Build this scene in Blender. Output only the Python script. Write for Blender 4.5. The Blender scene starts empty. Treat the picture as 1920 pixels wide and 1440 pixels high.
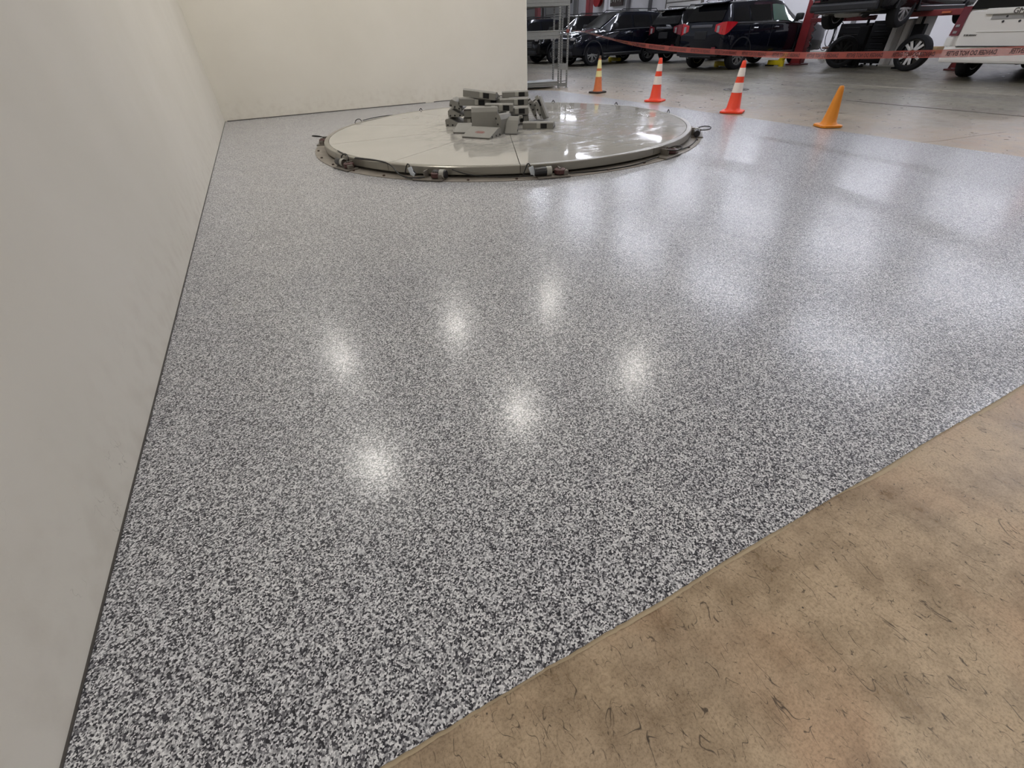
import bpy, bmesh, math, random
from mathutils import Vector, Matrix, noise
R = math.radians
random.seed(7)
SC = bpy.context.scene
COL = SC.collection

# ------------------------------------------------------------------ camera, world, exposure
H = 1.1525
cam_d = bpy.data.cameras.new('camera')
cam_d.sensor_fit = 'HORIZONTAL'; cam_d.sensor_width = 36; cam_d.lens = 808 / 1920 * 36
cam_d.clip_start = 0.02; cam_d.clip_end = 200
cam = bpy.data.objects.new('camera', cam_d); COL.objects.link(cam)
cr = ((0.89760072, 0.30077649, -0.32225215), (-0.43947556, 0.55377671, -0.70724295), (-0.03426632, 0.77644372, 0.62925429))
m = Matrix(cr).to_4x4(); m.translation = (0, 0, H)
cam.matrix_world = m
SC.camera = cam
w = bpy.data.worlds.new('world'); SC.world = w; w.use_nodes = True
w.node_tree.nodes['Background'].inputs[0].default_value = (0.80, 0.85, 0.95, 1)
w.node_tree.nodes['Background'].inputs[1].default_value = 0.25
SC.view_settings.view_transform = 'Standard'
SC.view_settings.look = 'None'
SC.view_settings.gamma = 1
SC.view_settings.use_curve_mapping = False
SC.view_settings.exposure = 0.52
SC.cycles.use_denoising = True
SC.cycles.max_bounces = 8
SC.cycles.sample_clamp_indirect = 6
PANEL_POWER = 88.0      # brightness of the showroom panel diffusers
BAY_POWER = 34.0        # brightness of the workshop strip tubes

# ------------------------------------------------------------------ helpers
def s2l(c):
    return tuple(((v / 255) / 12.92 if v / 255 <= 0.04045 else ((v / 255 + 0.055) / 1.055) ** 2.4) for v in c)

MATS = {}
def pmat(name, rgb, rough=0.5, metal=0.0, spec=0.5, coat=0.0, coat_rough=0.05, emit=None, alpha=1.0, vary=0.06, scale=6.0, bump=0.0, bscale=40.0, aniso=0):
    """principled material, colour broken up by a little procedural noise"""
    if name in MATS: return MATS[name]
    mt = bpy.data.materials.new(name); mt.use_nodes = True
    nt = mt.node_tree; b = nt.nodes['Principled BSDF']
    c = s2l(rgb) + (1,)
    tc = nt.nodes.new('ShaderNodeTexCoord')
    nz = nt.nodes.new('ShaderNodeTexNoise'); nz.inputs['Scale'].default_value = scale; nz.inputs['Detail'].default_value = 4
    nt.links.new(tc.outputs['Object'], nz.inputs['Vector'])
    mx = nt.nodes.new('ShaderNodeMix'); mx.data_type = 'RGBA'
    mx.inputs[6].default_value = tuple(v * (1 - vary) for v in c[:3]) + (1,)
    mx.inputs[7].default_value = tuple(min(1, v * (1 + vary)) for v in c[:3]) + (1,)
    nt.links.new(nz.outputs['Fac'], mx.inputs[0])
    nt.links.new(mx.outputs[2], b.inputs['Base Color'])
    b.inputs['Roughness'].default_value = rough
    b.inputs['Metallic'].default_value = metal
    b.inputs['Specular IOR Level'].default_value = spec
    b.inputs['Coat Weight'].default_value = coat
    b.inputs['Coat Roughness'].default_value = coat_rough
    b.inputs['Alpha'].default_value = alpha
    if emit:
        b.inputs['Emission Color'].default_value = s2l(emit[0]) + (1,)
        b.inputs['Emission Strength'].default_value = emit[1]
    if bump:
        n2 = nt.nodes.new('ShaderNodeTexNoise'); n2.inputs['Scale'].default_value = bscale; n2.inputs['Detail'].default_value = 3
        nt.links.new(tc.outputs['Object'], n2.inputs['Vector'])
        bp = nt.nodes.new('ShaderNodeBump'); bp.inputs['Strength'].default_value = bump; bp.inputs['Distance'].default_value = 0.01
        nt.links.new(n2.outputs['Fac'], bp.inputs['Height']); nt.links.new(bp.outputs['Normal'], b.inputs['Normal'])
    MATS[name] = mt
    return mt

class MB:
    """collects shapes into one mesh"""
    def __init__(self): self.v = []; self.f = []
    def add(self, vs, fs):
        o = len(self.v); self.v += [tuple(p) for p in vs]; self.f += [tuple(i + o for i in f) for f in fs]; return self
    def box(self, c, s, M=None):
        x, y, z = s[0] / 2, s[1] / 2, s[2] / 2
        vs = [Vector((sx * x, sy * y, sz * z)) for sz in (-1, 1) for sx, sy in ((-1, -1), (1, -1), (1, 1), (-1, 1))]
        if M: vs = [M @ p for p in vs]
        vs = [p + Vector(c) for p in vs]
        return self.add(vs, [(3, 2, 1, 0), (4, 5, 6, 7), (0, 1, 5, 4), (1, 2, 6, 5), (2, 3, 7, 6), (3, 0, 4, 7)])
    def cbox(self, c, s, b=0.01, M=None):
        """box with chamfered edges"""
        bm = bmesh.new(); bmesh.ops.create_cube(bm, size=1)
        for q in bm.verts: q.co = Vector((q.co.x * s[0], q.co.y * s[1], q.co.z * s[2]))
        bmesh.ops.bevel(bm, geom=bm.edges[:], offset=min(b, min(s) * 0.45), segments=2, affect='EDGES', profile=0.6)
        bm.verts.ensure_lookup_table(); bm.verts.index_update()
        vs = [(M @ q.co if M else q.co) + Vector(c) for q in bm.verts]; fs = [tuple(q.index for q in f.verts) for f in bm.faces]
        bm.free(); return self.add(vs, fs)
    def lathe(self, prof, n=24, M=None, c=(0, 0, 0), a0=0, a1=None):
        """profile of (radius, z) turned about z"""
        full = a1 is None; a1 = a0 + 2 * math.pi if full else a1
        k = n if full else n + 1; vs = []; fs = []; p = len(prof)
        for i in range(k):
            a = a0 + (a1 - a0) * i / n
            for r, z in prof: vs.append(Vector((r * math.cos(a), r * math.sin(a), z)))
        for i in range(n):
            j = (i + 1) % k
            for q in range(p - 1):
                fs.append((i * p + q, j * p + q, j * p + q + 1, i * p + q + 1))
        if M: vs = [M @ q for q in vs]
        return self.add([q + Vector(c) for q in vs], fs)
    def tube(self, pts, r, n=8):
        pts = [Vector(p) for p in pts]; vs = []; fs = []
        up = Vector((0, 0, 1))
        for i, p in enumerate(pts):
            t = (pts[min(i + 1, len(pts) - 1)] - pts[max(i - 1, 0)]).normalized()
            a = t.cross(up) if abs(t.dot(up)) < 0.95 else t.cross(Vector((1, 0, 0)))
            a.normalize(); b = t.cross(a)
            for k in range(n):
                an = 2 * math.pi * k / n
                vs.append(p + (a * math.cos(an) + b * math.sin(an)) * r)
        for i in range(len(pts) - 1):
            for k in range(n):
                fs.append((i * n + k, i * n + (k + 1) % n, (i + 1) * n + (k + 1) % n, (i + 1) * n + k))
        fs.append(tuple(range(n))[::-1]); fs.append(tuple((len(pts) - 1) * n + k for k in range(n)))
        return self.add(vs, fs)
    def prism(self, poly, x0, x1):
        """polygon in (y, z) extruded along x"""
        n = len(poly); vs = [(x0, y, z) for y, z in poly] + [(x1, y, z) for y, z in poly]
        fs = [tuple(range(n))[::-1], tuple(range(n, 2 * n))] + [(i, (i + 1) % n, n + (i + 1) % n, n + i) for i in range(n)]
        return self.add(vs, fs)
    def plate(self, poly, z0, z1):
        """polygon in (x, y) with thickness"""
        n = len(poly); vs = [(x, y, z0) for x, y in poly] + [(x, y, z1) for x, y in poly]
        fs = [tuple(range(n))[::-1], tuple(range(n, 2 * n))] + [(i, (i + 1) % n, n + (i + 1) % n, n + i) for i in range(n)]
        return self.add(vs, fs)
    def build(self, name, mat, parent=None, smooth=None, loc=None):
        me = bpy.data.meshes.new(name); me.from_pydata(self.v, [], self.f)
        bm = bmesh.new(); bm.from_mesh(me); bmesh.ops.recalc_face_normals(bm, faces=bm.faces[:])
        bm.to_mesh(me); bm.free()
        me.materials.append(mat)
        if smooth is not None:
            me.shade_smooth(); me.set_sharp_from_angle(angle=R(smooth))
        o = bpy.data.objects.new(name, me); COL.objects.link(o)
        if parent: o.parent = parent
        if loc: o.location = loc
        return o

def empty(name, loc=(0, 0, 0), rz=0):
    o = bpy.data.objects.new(name, None); COL.objects.link(o); o.location = loc; o.rotation_euler = (0, 0, rz)
    o.empty_display_size = 0.1
    return o
def tag(o, label, cat, group=None):
    o['label'] = label; o['category'] = cat
    if group: o['group'] = group
    return o
def struct(o, label=None):
    o['kind'] = 'structure'
    if label: o['label'] = label
    return o
def copy_tree(o, parent=None):
    c = o.copy(); COL.objects.link(c); c.parent = parent
    for ch in list(o.children): copy_tree(ch, c)
    return c
def rot(axis, deg): return Matrix.Rotation(R(deg), 3, axis)
def text_mesh(txt, size, extrude=0.0, shear=0.0, bold=0.0):
    cu = bpy.data.curves.new('lettering', 'FONT'); cu.body = txt; cu.size = size; cu.extrude = extrude; cu.shear = shear
    cu.resolution_u = 2; cu.offset = bold
    o = bpy.data.objects.new('lettering', cu); COL.objects.link(o)
    dg = bpy.context.evaluated_depsgraph_get()
    me = bpy.data.meshes.new_from_object(o.evaluated_get(dg))
    vs = [tuple(v.co) for v in me.vertices]; fs = [tuple(p.vertices) for p in me.polygons]
    bpy.data.objects.remove(o); bpy.data.meshes.remove(me)
    return vs, fs

# ------------------------------------------------------------------ surface materials
def N(nt, t, **kw):
    n = nt.nodes.new(t)
    for k, v in kw.items():
        if k in n.inputs: n.inputs[k].default_value = v
        else: setattr(n, k, v)
    return n
def ramp(nt, stops, interp='LINEAR'):
    r = nt.nodes.new('ShaderNodeValToRGB'); cr_ = r.color_ramp; cr_.interpolation = interp
    while len(cr_.elements) < len(stops): cr_.elements.new(0.5)
    for e, (p, c) in zip(cr_.elements, stops):
        e.position = p; e.color = (c if len(c) == 4 else tuple(c) + (1,))
    return r
def mixc(nt, fac, a, b, mode='MIX'):
    x = nt.nodes.new('ShaderNodeMix'); x.data_type = 'RGBA'; x.blend_type = mode
    for sock, v in ((x.inputs[0], fac), (x.inputs[6], a), (x.inputs[7], b)):
        if hasattr(v, 'is_linked'): nt.links.new(v, sock)
        elif isinstance(v, (int, float)): sock.default_value = v
        else: sock.default_value = tuple(v) + (1,) if len(v) == 3 else v
    return x.outputs[2]
def newmat(name):
    mt = bpy.data.materials.new(name); mt.use_nodes = True
    return mt, mt.node_tree, mt.node_tree.nodes['Principled BSDF'], N(mt.node_tree, 'ShaderNodeTexCoord').outputs['Object']

def mat_epoxy():
    mt, nt, b, oc = newmat('epoxy_flake')
    L = nt.links.new
    wn = N(nt, 'ShaderNodeTexNoise', Scale=300.0, Detail=1.0); L(oc, wn.inputs['Vector'])
    ad = nt.nodes.new('ShaderNodeVectorMath'); ad.operation = 'MULTIPLY_ADD'
    L(wn.outputs['Color'], ad.inputs[0]); ad.inputs[1].default_value = (0.0045, 0.0045, 0); L(oc, ad.inputs[2])
    v = N(nt, 'ShaderNodeTexVoronoi', Scale=255.0); L(ad.outputs[0], v.inputs['Vector'])
    sp = nt.nodes.new('ShaderNodeSeparateColor'); L(v.outputs['Color'], sp.inputs[0])
    r = ramp(nt, [(0, (.010, .010, .018)), (.19, (.05, .048, .06)), (.31, (.16, .158, .172)), (.45, (.35, .35, .365)), (.61, (.60, .60, .615)), (.84, (.82, .82, .83))], 'CONSTANT')
    L(sp.outputs[0], r.inputs[0])
    cl = N(nt, 'ShaderNodeTexNoise', Scale=3.0, Detail=3.0); L(oc, cl.inputs['Vector'])
    clr = ramp(nt, [(.3, (.9, .9, .92)), (.7, (1, 1, 1))]); L(cl.outputs['Fac'], clr.inputs[0])
    L(mixc(nt, 1.0, r.outputs[0], clr.outputs[0], 'MULTIPLY'), b.inputs['Base Color'])
    b.inputs['Roughness'].default_value = 0.42
    b.inputs['Coat Weight'].default_value = 0.55
    b.inputs['Coat Roughness'].default_value = 0.2
    b.inputs['Specular IOR Level'].default_value = 0.5
    b.inputs['IOR'].default_value = 1.5
    n1 = N(nt, 'ShaderNodeTexNoise', Scale=55.0, Detail=2.0); L(oc, n1.inputs['Vector'])
    n2 = N(nt, 'ShaderNodeTexNoise', Scale=1.6, Detail=2.0); L(oc, n2.inputs['Vector'])
    m2 = nt.nodes.new('ShaderNodeMath'); m2.operation = 'MULTIPLY_ADD'; L(n2.outputs['Fac'], m2.inputs[0]); m2.inputs[1].default_value = 1.2; L(n1.outputs['Fac'], m2.inputs[2])
    bp = N(nt, 'ShaderNodeBump', Strength=0.22, Distance=0.004); L(m2.outputs[0], bp.inputs['Height'])
    L(bp.outputs['Normal'], b.inputs['Normal'])
    return mt

def mat_concrete():
    mt, nt, b, oc = newmat('stained_concrete')
    L = nt.links.new
    big = N(nt, 'ShaderNodeTexNoise', Scale=0.9, Detail=6.0, Roughness=.62); L(oc, big.inputs['Vector'])
    base = ramp(nt, [(.30, s2l((154, 135, 114))), (.48, s2l((184, 163, 136))), (.62, s2l((194, 173, 146))), (.8, s2l((200, 173, 150)))]); L(big.outputs['Fac'], base.inputs[0])
    pk = N(nt, 'ShaderNodeTexNoise', Scale=2.3, Detail=4.0); L(oc, pk.inputs['Vector'])
    pkr = ramp(nt, [(.50, (0, 0, 0)), (.68, (1, 1, 1))]); L(pk.outputs['Fac'], pkr.inputs[0])
    c1 = mixc(nt, pkr.outputs[0], base.outputs[0], s2l((184, 156, 128)))
    md = N(nt, 'ShaderNodeTexNoise', Scale=5.5, Detail=9.0, Roughness=.7); L(oc, md.inputs['Vector'])
    mdr = ramp(nt, [(.36, (.62, .60, .58)), (.56, (1, 1, 1))]); L(md.outputs['Fac'], mdr.inputs[0])
    c2 = mixc(nt, 1.0, c1, mdr.outputs[0], 'MULTIPLY')
    fn = N(nt, 'ShaderNodeTexNoise', Scale=150.0, Detail=4.0, Roughness=.8); L(oc, fn.inputs['Vector'])
    fnr = ramp(nt, [(.32, (.62, .60, .57)), (.52, (1, 1, 1)), (.7, (1.12, 1.1, 1.08))]); L(fn.outputs['Fac'], fnr.inputs[0])
    c3 = mixc(nt, 1.0, c2, fnr.outputs[0], 'MULTIPLY')
    # hair-thin scuffs: contour lines of stretched noise, kept only in patches
    def scuffs(scale, rz, width, patch, lo, hi, seed):
        mp = N(nt, 'ShaderNodeMapping'); mp.inputs['Rotation'].default_value = (0, 0, rz); mp.inputs['Location'].default_value = (seed, seed * 2, 0); mp.inputs['Scale'].default_value = (1, .45, 1); L(oc, mp.inputs[0])
        a = N(nt, 'ShaderNodeTexNoise', Scale=scale, Detail=1.5, Distortion=.6); L(mp.outputs[0], a.inputs['Vector'])
        s = nt.nodes.new('ShaderNodeMath'); s.operation = 'SUBTRACT'; L(a.outputs['Fac'], s.inputs[0]); s.inputs[1].default_value = 0.5
        ab = nt.nodes.new('ShaderNodeMath'); ab.operation = 'ABSOLUTE'; L(s.outputs[0], ab.inputs[0])
        rr = ramp(nt, [(0, (1, 1, 1)), (width, (0, 0, 0))]); L(ab.outputs[0], rr.inputs[0])
        p = N(nt, 'ShaderNodeTexNoise', Scale=patch, Detail=2.0); L(mp.outputs[0], p.inputs['Vector'])
        pr = ramp(nt, [(lo, (0, 0, 0)), (hi, (1, 1, 1))]); L(p.outputs['Fac'], pr.inputs[0])
        mm = nt.nodes.new('ShaderNodeMath'); mm.operation = 'MULTIPLY'; L(rr.outputs[0], mm.inputs[0]); L(pr.outputs[0], mm.inputs[1])
        return mm.outputs[0]
    c4 = mixc(nt, scuffs(22, .6, .008, 32, .50, .58, 3.1), c3, s2l((64, 54, 44)))
    c5 = mixc(nt, scuffs(42, -.5, .013, 54, .50, .58, 9.7), c4, s2l((74, 62, 50)))
    c5 = mixc(nt, scuffs(9, 1.1, .002, 12, .56, .63, 17.7), c5, s2l((60, 52, 44)))
    vo = N(nt, 'ShaderNodeTexVoronoi', Scale=20.0); L(oc, vo.inputs['Vector'])
    vr = ramp(nt, [(.035, (1, 1, 1)), (.07, (0, 0, 0))]); L(vo.outputs['Distance'], vr.inputs[0])
    sp = nt.nodes.new('ShaderNodeSeparateColor'); L(vo.outputs['Color'], sp.inputs[0])
    gt = nt.nodes.new('ShaderNodeMath'); gt.operation = 'GREATER_THAN'; L(sp.outputs[0], gt.inputs[0]); gt.inputs[1].default_value = .7
    mm = nt.nodes.new('ShaderNodeMath'); mm.operation = 'MULTIPLY'; L(vr.outputs[0], mm.inputs[0]); L(gt.outputs[0], mm.inputs[1])
    c6 = mixc(nt, mm.outputs[0], c5, s2l((58, 50, 44)))
    # workshop end of the slab is greyer (no tan staining): goes by place along the floor, as the slab itself does
    sx = nt.nodes.new('ShaderNodeSeparateXYZ'); L(oc, sx.inputs[0])
    gr = N(nt, 'ShaderNodeMapRange'); L(sx.outputs[0], gr.inputs[0]); gr.inputs[1].default_value = 7.2; gr.inputs[2].default_value = 10.5
    gr.inputs[3].default_value = 0.5; gr.inputs[4].default_value = .95
    st = N(nt, 'ShaderNodeTexNoise', Scale=1.0, Detail=6.0); mp2 = N(nt, 'ShaderNodeMapping'); mp2.inputs['Scale'].default_value = (1.6, .35, 1); L(oc, mp2.inputs[0]); L(mp2.outputs[0], st.inputs['Vector'])
    gry = ramp(nt, [(.35, s2l((90, 87, 78))), (.6, s2l((120, 116, 101))), (.75, s2l((136, 130, 111)))]); L(st.outputs['Fac'], gry.inputs[0])
    yr = N(nt, 'ShaderNodeMapRange'); L(sx.outputs[1], yr.inputs[0]); yr.inputs[1].default_value = 2.2; yr.inputs[2].default_value = 3.6; yr.inputs[3].default_value = 0; yr.inputs[4].default_value = 1
    fx = nt.nodes.new('ShaderNodeMath'); fx.operation = 'MULTIPLY'; L(gr.outputs[0], fx.inputs[0]); L(yr.outputs[0], fx.inputs[1])
    L(mixc(nt, fx.outputs[0], c6, gry.outputs[0]), b.inputs['Base Color'])
    b.inputs['Roughness'].default_value = 0.34
    b.inputs['Specular IOR Level'].default_value = 0.42
    rn = ramp(nt, [(.3, (.22, .22, .22)), (.7, (.5, .5, .5))]); L(md.outputs['Fac'], rn.inputs[0]); L(rn.outputs[0], b.inputs['Roughness'])
    bp = N(nt, 'ShaderNodeBump', Strength=0.12, Distance=0.004); L(fn.outputs['Fac'], bp.inputs['Height']); L(bp.outputs['Normal'], b.inputs['Normal'])
    return mt

def mat_wall():
    mt, nt, b, oc = newmat('cream_wall_paint')
    L = nt.links.new
    n = N(nt, 'ShaderNodeTexNoise', Scale=1.2, Detail=4.0); L(oc, n.inputs['Vector'])
    r = ramp(nt, [(.3, s2l((214, 209, 197))), (.7, s2l((220, 215, 204)))]); L(n.outputs['Fac'], r.inputs[0])
    def marks(scale, stretch, w_, lo, hi, seed):
        mp = N(nt, 'ShaderNodeMapping'); mp.inputs['Scale'].default_value = stretch; mp.inputs['Location'].default_value = (seed, seed, seed); L(oc, mp.inputs[0])
        a = N(nt, 'ShaderNodeTexNoise', Scale=scale, Detail=2.0); L(mp.outputs[0], a.inputs['Vector'])
        s = nt.nodes.new('ShaderNodeMath'); s.operation = 'SUBTRACT'; L(a.outputs['Fac'], s.inputs[0]); s.inputs[1].default_value = .5
        ab = nt.nodes.new('ShaderNodeMath'); ab.operation = 'ABSOLUTE'; L(s.outputs[0], ab.inputs[0])
        q = ramp(nt, [(0, (1, 1, 1)), (w_, (0, 0, 0))]); L(ab.outputs[0], q.inputs[0])
        p = N(nt, 'ShaderNodeTexNoise', Scale=7.0, Detail=2.0); L(mp.outputs[0], p.inputs['Vector'])
        pr = ramp(nt, [(lo, (0, 0, 0)), (hi, (1, 1, 1))]); L(p.outputs['Fac'], pr.inputs[0])
        mm = nt.nodes.new('ShaderNodeMath'); mm.operation = 'MULTIPLY'; L(q.outputs[0], mm.inputs[0]); L(pr.outputs[0], mm.inputs[1])
        return mm.outputs[0]
    # scuffs sit low on the wall, where trolleys and shoes reach
    sx = nt.nodes.new('ShaderNodeSeparateXYZ'); L(oc, sx.inputs[0])
    lo = N(nt, 'ShaderNodeMapRange'); L(sx.outputs[2], lo.inputs[0]); lo.inputs[1].default_value = .45; lo.inputs[2].default_value = .05; lo.inputs[3].default_value = 0; lo.inputs[4].default_value = .75
    mk = marks(18, (1, 1, 1), .006, .62, .70, 2.3)
    mm = nt.nodes.new('ShaderNodeMath'); mm.operation = 'MULTIPLY'; L(mk, mm.inputs[0]); L(lo.outputs[0], mm.inputs[1])
    c = mixc(nt, mm.outputs[0], r.outputs[0], s2l((110, 98, 84)))
    dn = N(nt, 'ShaderNodeTexNoise', Scale=9.0, Detail=6.0); L(oc, dn.inputs['Vector'])
    dr = ramp(nt, [(.45, (0, 0, 0)), (.95, (.6, .6, .6))]); L(dn.outputs['Fac'], dr.inputs[0])
    m3 = nt.nodes.new('ShaderNodeMath'); m3.operation = 'MULTIPLY'; L(dr.outputs[0], m3.inputs[0]); L(lo.outputs[0], m3.inputs[1])
    c = mixc(nt, m3.outputs[0], c, s2l((170, 158, 142)))
    L(c, b.inputs['Base Color'])
    b.inputs['Roughness'].default_value = .55
    b.inputs['Specular IOR Level'].default_value = .3
    bn = N(nt, 'ShaderNodeTexNoise', Scale=140.0, Detail=3.0); L(oc, bn.inputs['Vector'])
    bp = N(nt, 'ShaderNodeBump', Strength=.06, Distance=.004); L(bn.outputs['Fac'], bp.inputs['Height']); L(bp.outputs['Normal'], b.inputs['Normal'])
    return mt

def mat_platform():
    mt, nt, b, oc = newmat('glossy_platform_sheet')
    L = nt.links.new
    n = N(nt, 'ShaderNodeTexNoise', Scale=1.0, Detail=3.0); L(oc, n.inputs['Vector'])
    r = ramp(nt, [(.3, s2l((184, 181, 174))), (.7, s2l((196, 193, 185)))]); L(n.outputs['Fac'], r.inputs[0])
    mp = N(nt, 'ShaderNodeMapping'); mp.inputs['Rotation'].default_value = (0, 0, .5); mp.inputs['Scale'].default_value = (2.4, 7, 1); L(oc, mp.inputs[0])
    sm = N(nt, 'ShaderNodeTexNoise', Scale=2.2, Detail=7.0, Roughness=.65, Distortion=.8); L(mp.outputs[0], sm.inputs['Vector'])
    sr = ramp(nt, [(.50, (0, 0, 0)), (.60, (1, 1, 1))]); L(sm.outputs['Fac'], sr.inputs[0])
    # traffic smears cluster around the middle and one half of the platform
    gr = nt.nodes.new('ShaderNodeVectorMath'); gr.operation = 'DISTANCE'; L(oc, gr.inputs[0]); gr.inputs[1].default_value = (.5, -.3, .1)
    gm = N(nt, 'ShaderNodeMapRange'); L(gr.outputs['Value'], gm.inputs[0]); gm.inputs[1].default_value = 1.0; gm.inputs[2].default_value = 2.2; gm.inputs[3].default_value = .95; gm.inputs[4].default_value = 0
    mm = nt.nodes.new('ShaderNodeMath'); mm.operation = 'MULTIPLY'; L(sr.outputs[0], mm.inputs[0]); L(gm.outputs[0], mm.inputs[1])
    L(mixc(nt, mm.outputs[0], r.outputs[0], s2l((84, 83, 88))), b.inputs['Base Color'])
    b.inputs['Roughness'].default_value = .09
    b.inputs['IOR'].default_value = 1.6
    b.inputs['Metallic'].default_value = .15
    rr = ramp(nt, [(0, (.035, .035, .035)), (1, (.4, .4, .4))]); L(mm.outputs[0], rr.inputs[0]); L(rr.outputs[0], b.inputs['Roughness'])
    wv = N(nt, 'ShaderNodeTexNoise', Scale=1.3, Detail=2.0); L(oc, wv.inputs['Vector'])
    bp = N(nt, 'ShaderNodeBump', Strength=.05, Distance=.02); L(wv.outputs['Fac'], bp.inputs['Height']); L(bp.outputs['Normal'], b.inputs['Normal'])
    return mt

EPOXY, CONC, WALL, PLAT = mat_epoxy(), mat_concrete(), mat_wall(), mat_platform()
BLACK = pmat('black_rubber', (30, 29, 30), .7)
TYRE = pmat('tyre_rubber', (27, 27, 29), .75, spec=.3)
RED = pmat('red_lift_paint', (120, 36, 38), .4)
DRED = pmat('dark_red_paint', (88, 28, 30), .45)
YEL = pmat('yellow_paint', (216, 192, 30), .45)
STEEL = pmat('galvanised_steel', (150, 152, 150), .45, metal=.55, vary=.1, scale=20)
GREY = pmat('ramp_grey_paint', (126, 124, 118), .5, vary=.08, scale=14)
GREYL = pmat('ramp_pale_plate', (160, 158, 150), .45)
RIM = pmat('rim_steel', (150, 146, 136), .3, metal=.45, vary=.08, scale=4)
NAVY = pmat('navy_car_paint', (9, 12, 24), .25, spec=.12, coat=.75, coat_rough=.03, vary=.02)
INK = pmat('black_car_paint', (7, 7, 11), .25, spec=.12, coat=.75, coat_rough=.03, vary=.02)
WHITEP = pmat('white_car_paint', (224, 221, 214), .28, coat=1.0, coat_rough=.04, vary=.02)
GLASS = pmat('tinted_glass', (9, 10, 13), .05, spec=.6, vary=.02)
GLASSL = pmat('clear_green_glass', (86, 110, 100), .06, spec=.6, vary=.03)
TRIMB = pmat('black_plastic_trim', (24, 24, 26), .5)
CHROME = pmat('bright_trim', (200, 200, 204), .15, metal=.9, vary=.02)
ALLOY = pmat('alloy_silver', (168, 168, 166), .3, metal=.7, vary=.05)
ALLOYW = pmat('alloy_machined_white', (214, 212, 210), .3, metal=.25)
TAIL = pmat('tail_lens_red', (190, 20, 32), .12, coat=.6)
TAILD = pmat('tail_lens_dark_red', (104, 30, 38), .12, coat=.6)
LENS = pmat('lens_grey', (150, 146, 146), .1, coat=.6)

# ------------------------------------------------------------------ setting: floors, walls, ceiling
def jitter_edge(a, b, step, amp, seed):
    a, b = Vector(a), Vector(b); n = max(2, int((b - a).length / step)); t = (b - a).normalized(); nn = Vector((-t.y, t.x))
    out = []
    for i in range(n):
        p = a.lerp(b, i / n)
        out.append(tuple(p + nn * amp * (noise.noise((p.x * 3 + seed, p.y * 3, seed)) + .5 * noise.noise((p.x * 60, p.y * 60, seed)))))
    return out
struct(MB().box((14, 23, -.05), (32, 80, .1)).build('floor', CONC), 'tan stained concrete slab running through the whole workshop')
front = jitter_edge((-.79, .305), (6.79, .335), .012, .0045, 1)
side = jitter_edge((6.79, .335), (6.82, 11.4), .08, .006, 5)
poly = front + side + [(6.80, 11.4), (6.42, 12.06), (5.9, 12.24), (5.9, 11.45), (-.79, 11.45)]
struct(MB().plate(poly, .0005, .005).build('floor_coating', EPOXY), 'black, white and grey flake epoxy coating on the floor')
PALE = pmat('ground_concrete_edge', (178, 160, 132), .55, vary=.12, scale=30)
e = MB()
for a, bb in ((front, (0, -1)), (side, (1, 0))):
    st = a[::1]
    for i in range(len(st) - 1):
        p, q = st[i], st[i + 1]; k = .008 + .012 * noise.noise((p[0] * 3, p[1] * 3, 2))
        k2 = .008 + .012 * noise.noise((q[0] * 3, q[1] * 3, 2))
        e.add([(p[0], p[1], .0012), (q[0], q[1], .0012), (q[0] + bb[0] * k2, q[1] + bb[1] * k2, .0012), (p[0] + bb[0] * k, p[1] + bb[1] * k, .0012)], [(0, 1, 2, 3)])
struct(e.build('trim_1', PALE), 'pale ground concrete strip along the coating edge')
struct(MB().box((-.85, 1.5, 1.75), (.12, 20.1, 3.5)).build('wall_left', WALL), 'plain cream partition wall on the left with scuffs low down')
struct(MB().box((2.56, 11.51, 1.75), (6.86, .12, 3.5)).build('wall_back', WALL), 'plain cream partition wall behind the turntable')
SEAL_SHADOW = pmat('dark_sealant_and_shadow_line', (74, 70, 66), .6)
struct(MB().box((-.788, 5.9, .0075), (.005, 11.1, .006)).build('shadow_line_left', SEAL_SHADOW), 'dark strip painting the shadow line at the foot of the left wall')  # shadow line where wall meets floor, painted as a thin dark strip
bb = MB(); bb.box((1.3, 11.443, .010), (4.1, .014, .014)); bb.box((4.75, 11.443, .010), (2.4, .014, .014))
struct(bb.build('baseboard_back', SEAL_SHADOW), 'dark sealant line at the foot of the back wall')
struct(MB().box((5.985, 11.51, 1.75), (.012, .124, 3.5)).build('trim_2', pmat('wall_end_cap', (230, 228, 220), .5)), 'pale end cap on the free edge of the back wall')
FARW = pmat('workshop_wall_paint', (240, 238, 240), .6, vary=.05, scale=1.5, bump=.15, bscale=6)
struct(MB().box((26.1, 23, 2.4), (.2, 80, 4.8)).build('wall_far', FARW), 'grey white painted workshop wall behind the service bays')
struct(MB().box((14, 23, 4.9), (32, 80, .2)).build('ceiling', pmat('ceiling_white', (214, 214, 210), .8)), 'white workshop ceiling')
DARKJ = pmat('floor_joint_dark', (70, 64, 56), .7)
struct(MB().box((9.66, 2.0, .0015), (.030, 7.6, .003)).build('trim_3', DARKJ), 'dark saw-cut joint across the workshop floor')
struct(MB().box((12.2, 20, .0015), (.035, 50, .003)).build('trim_4', pmat('floor_joint_pale', (150, 144, 132), .6)), 'pale filled joint in front of the service bays')
cr_ = MB(); pts = [(6.82, 3.05), (7.06, 2.98), (7.35, 2.95), (7.75, 2.90), (8.2, 2.83)]
for i in range(len(pts) - 1):
    p, q = Vector(pts[i]), Vector(pts[i + 1]); n_ = Vector((-(q - p).y, (q - p).x)).normalized() * .006
    cr_.add([(*(p - n_), .001), (*(q - n_), .001), (*(q + n_), .001), (*(p + n_), .001)], [(0, 1, 2, 3)])
struct(cr_.build('trim_5', pmat('crack_brown', (104, 92, 76), .8)), 'hairline crack in the concrete at right')

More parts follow.
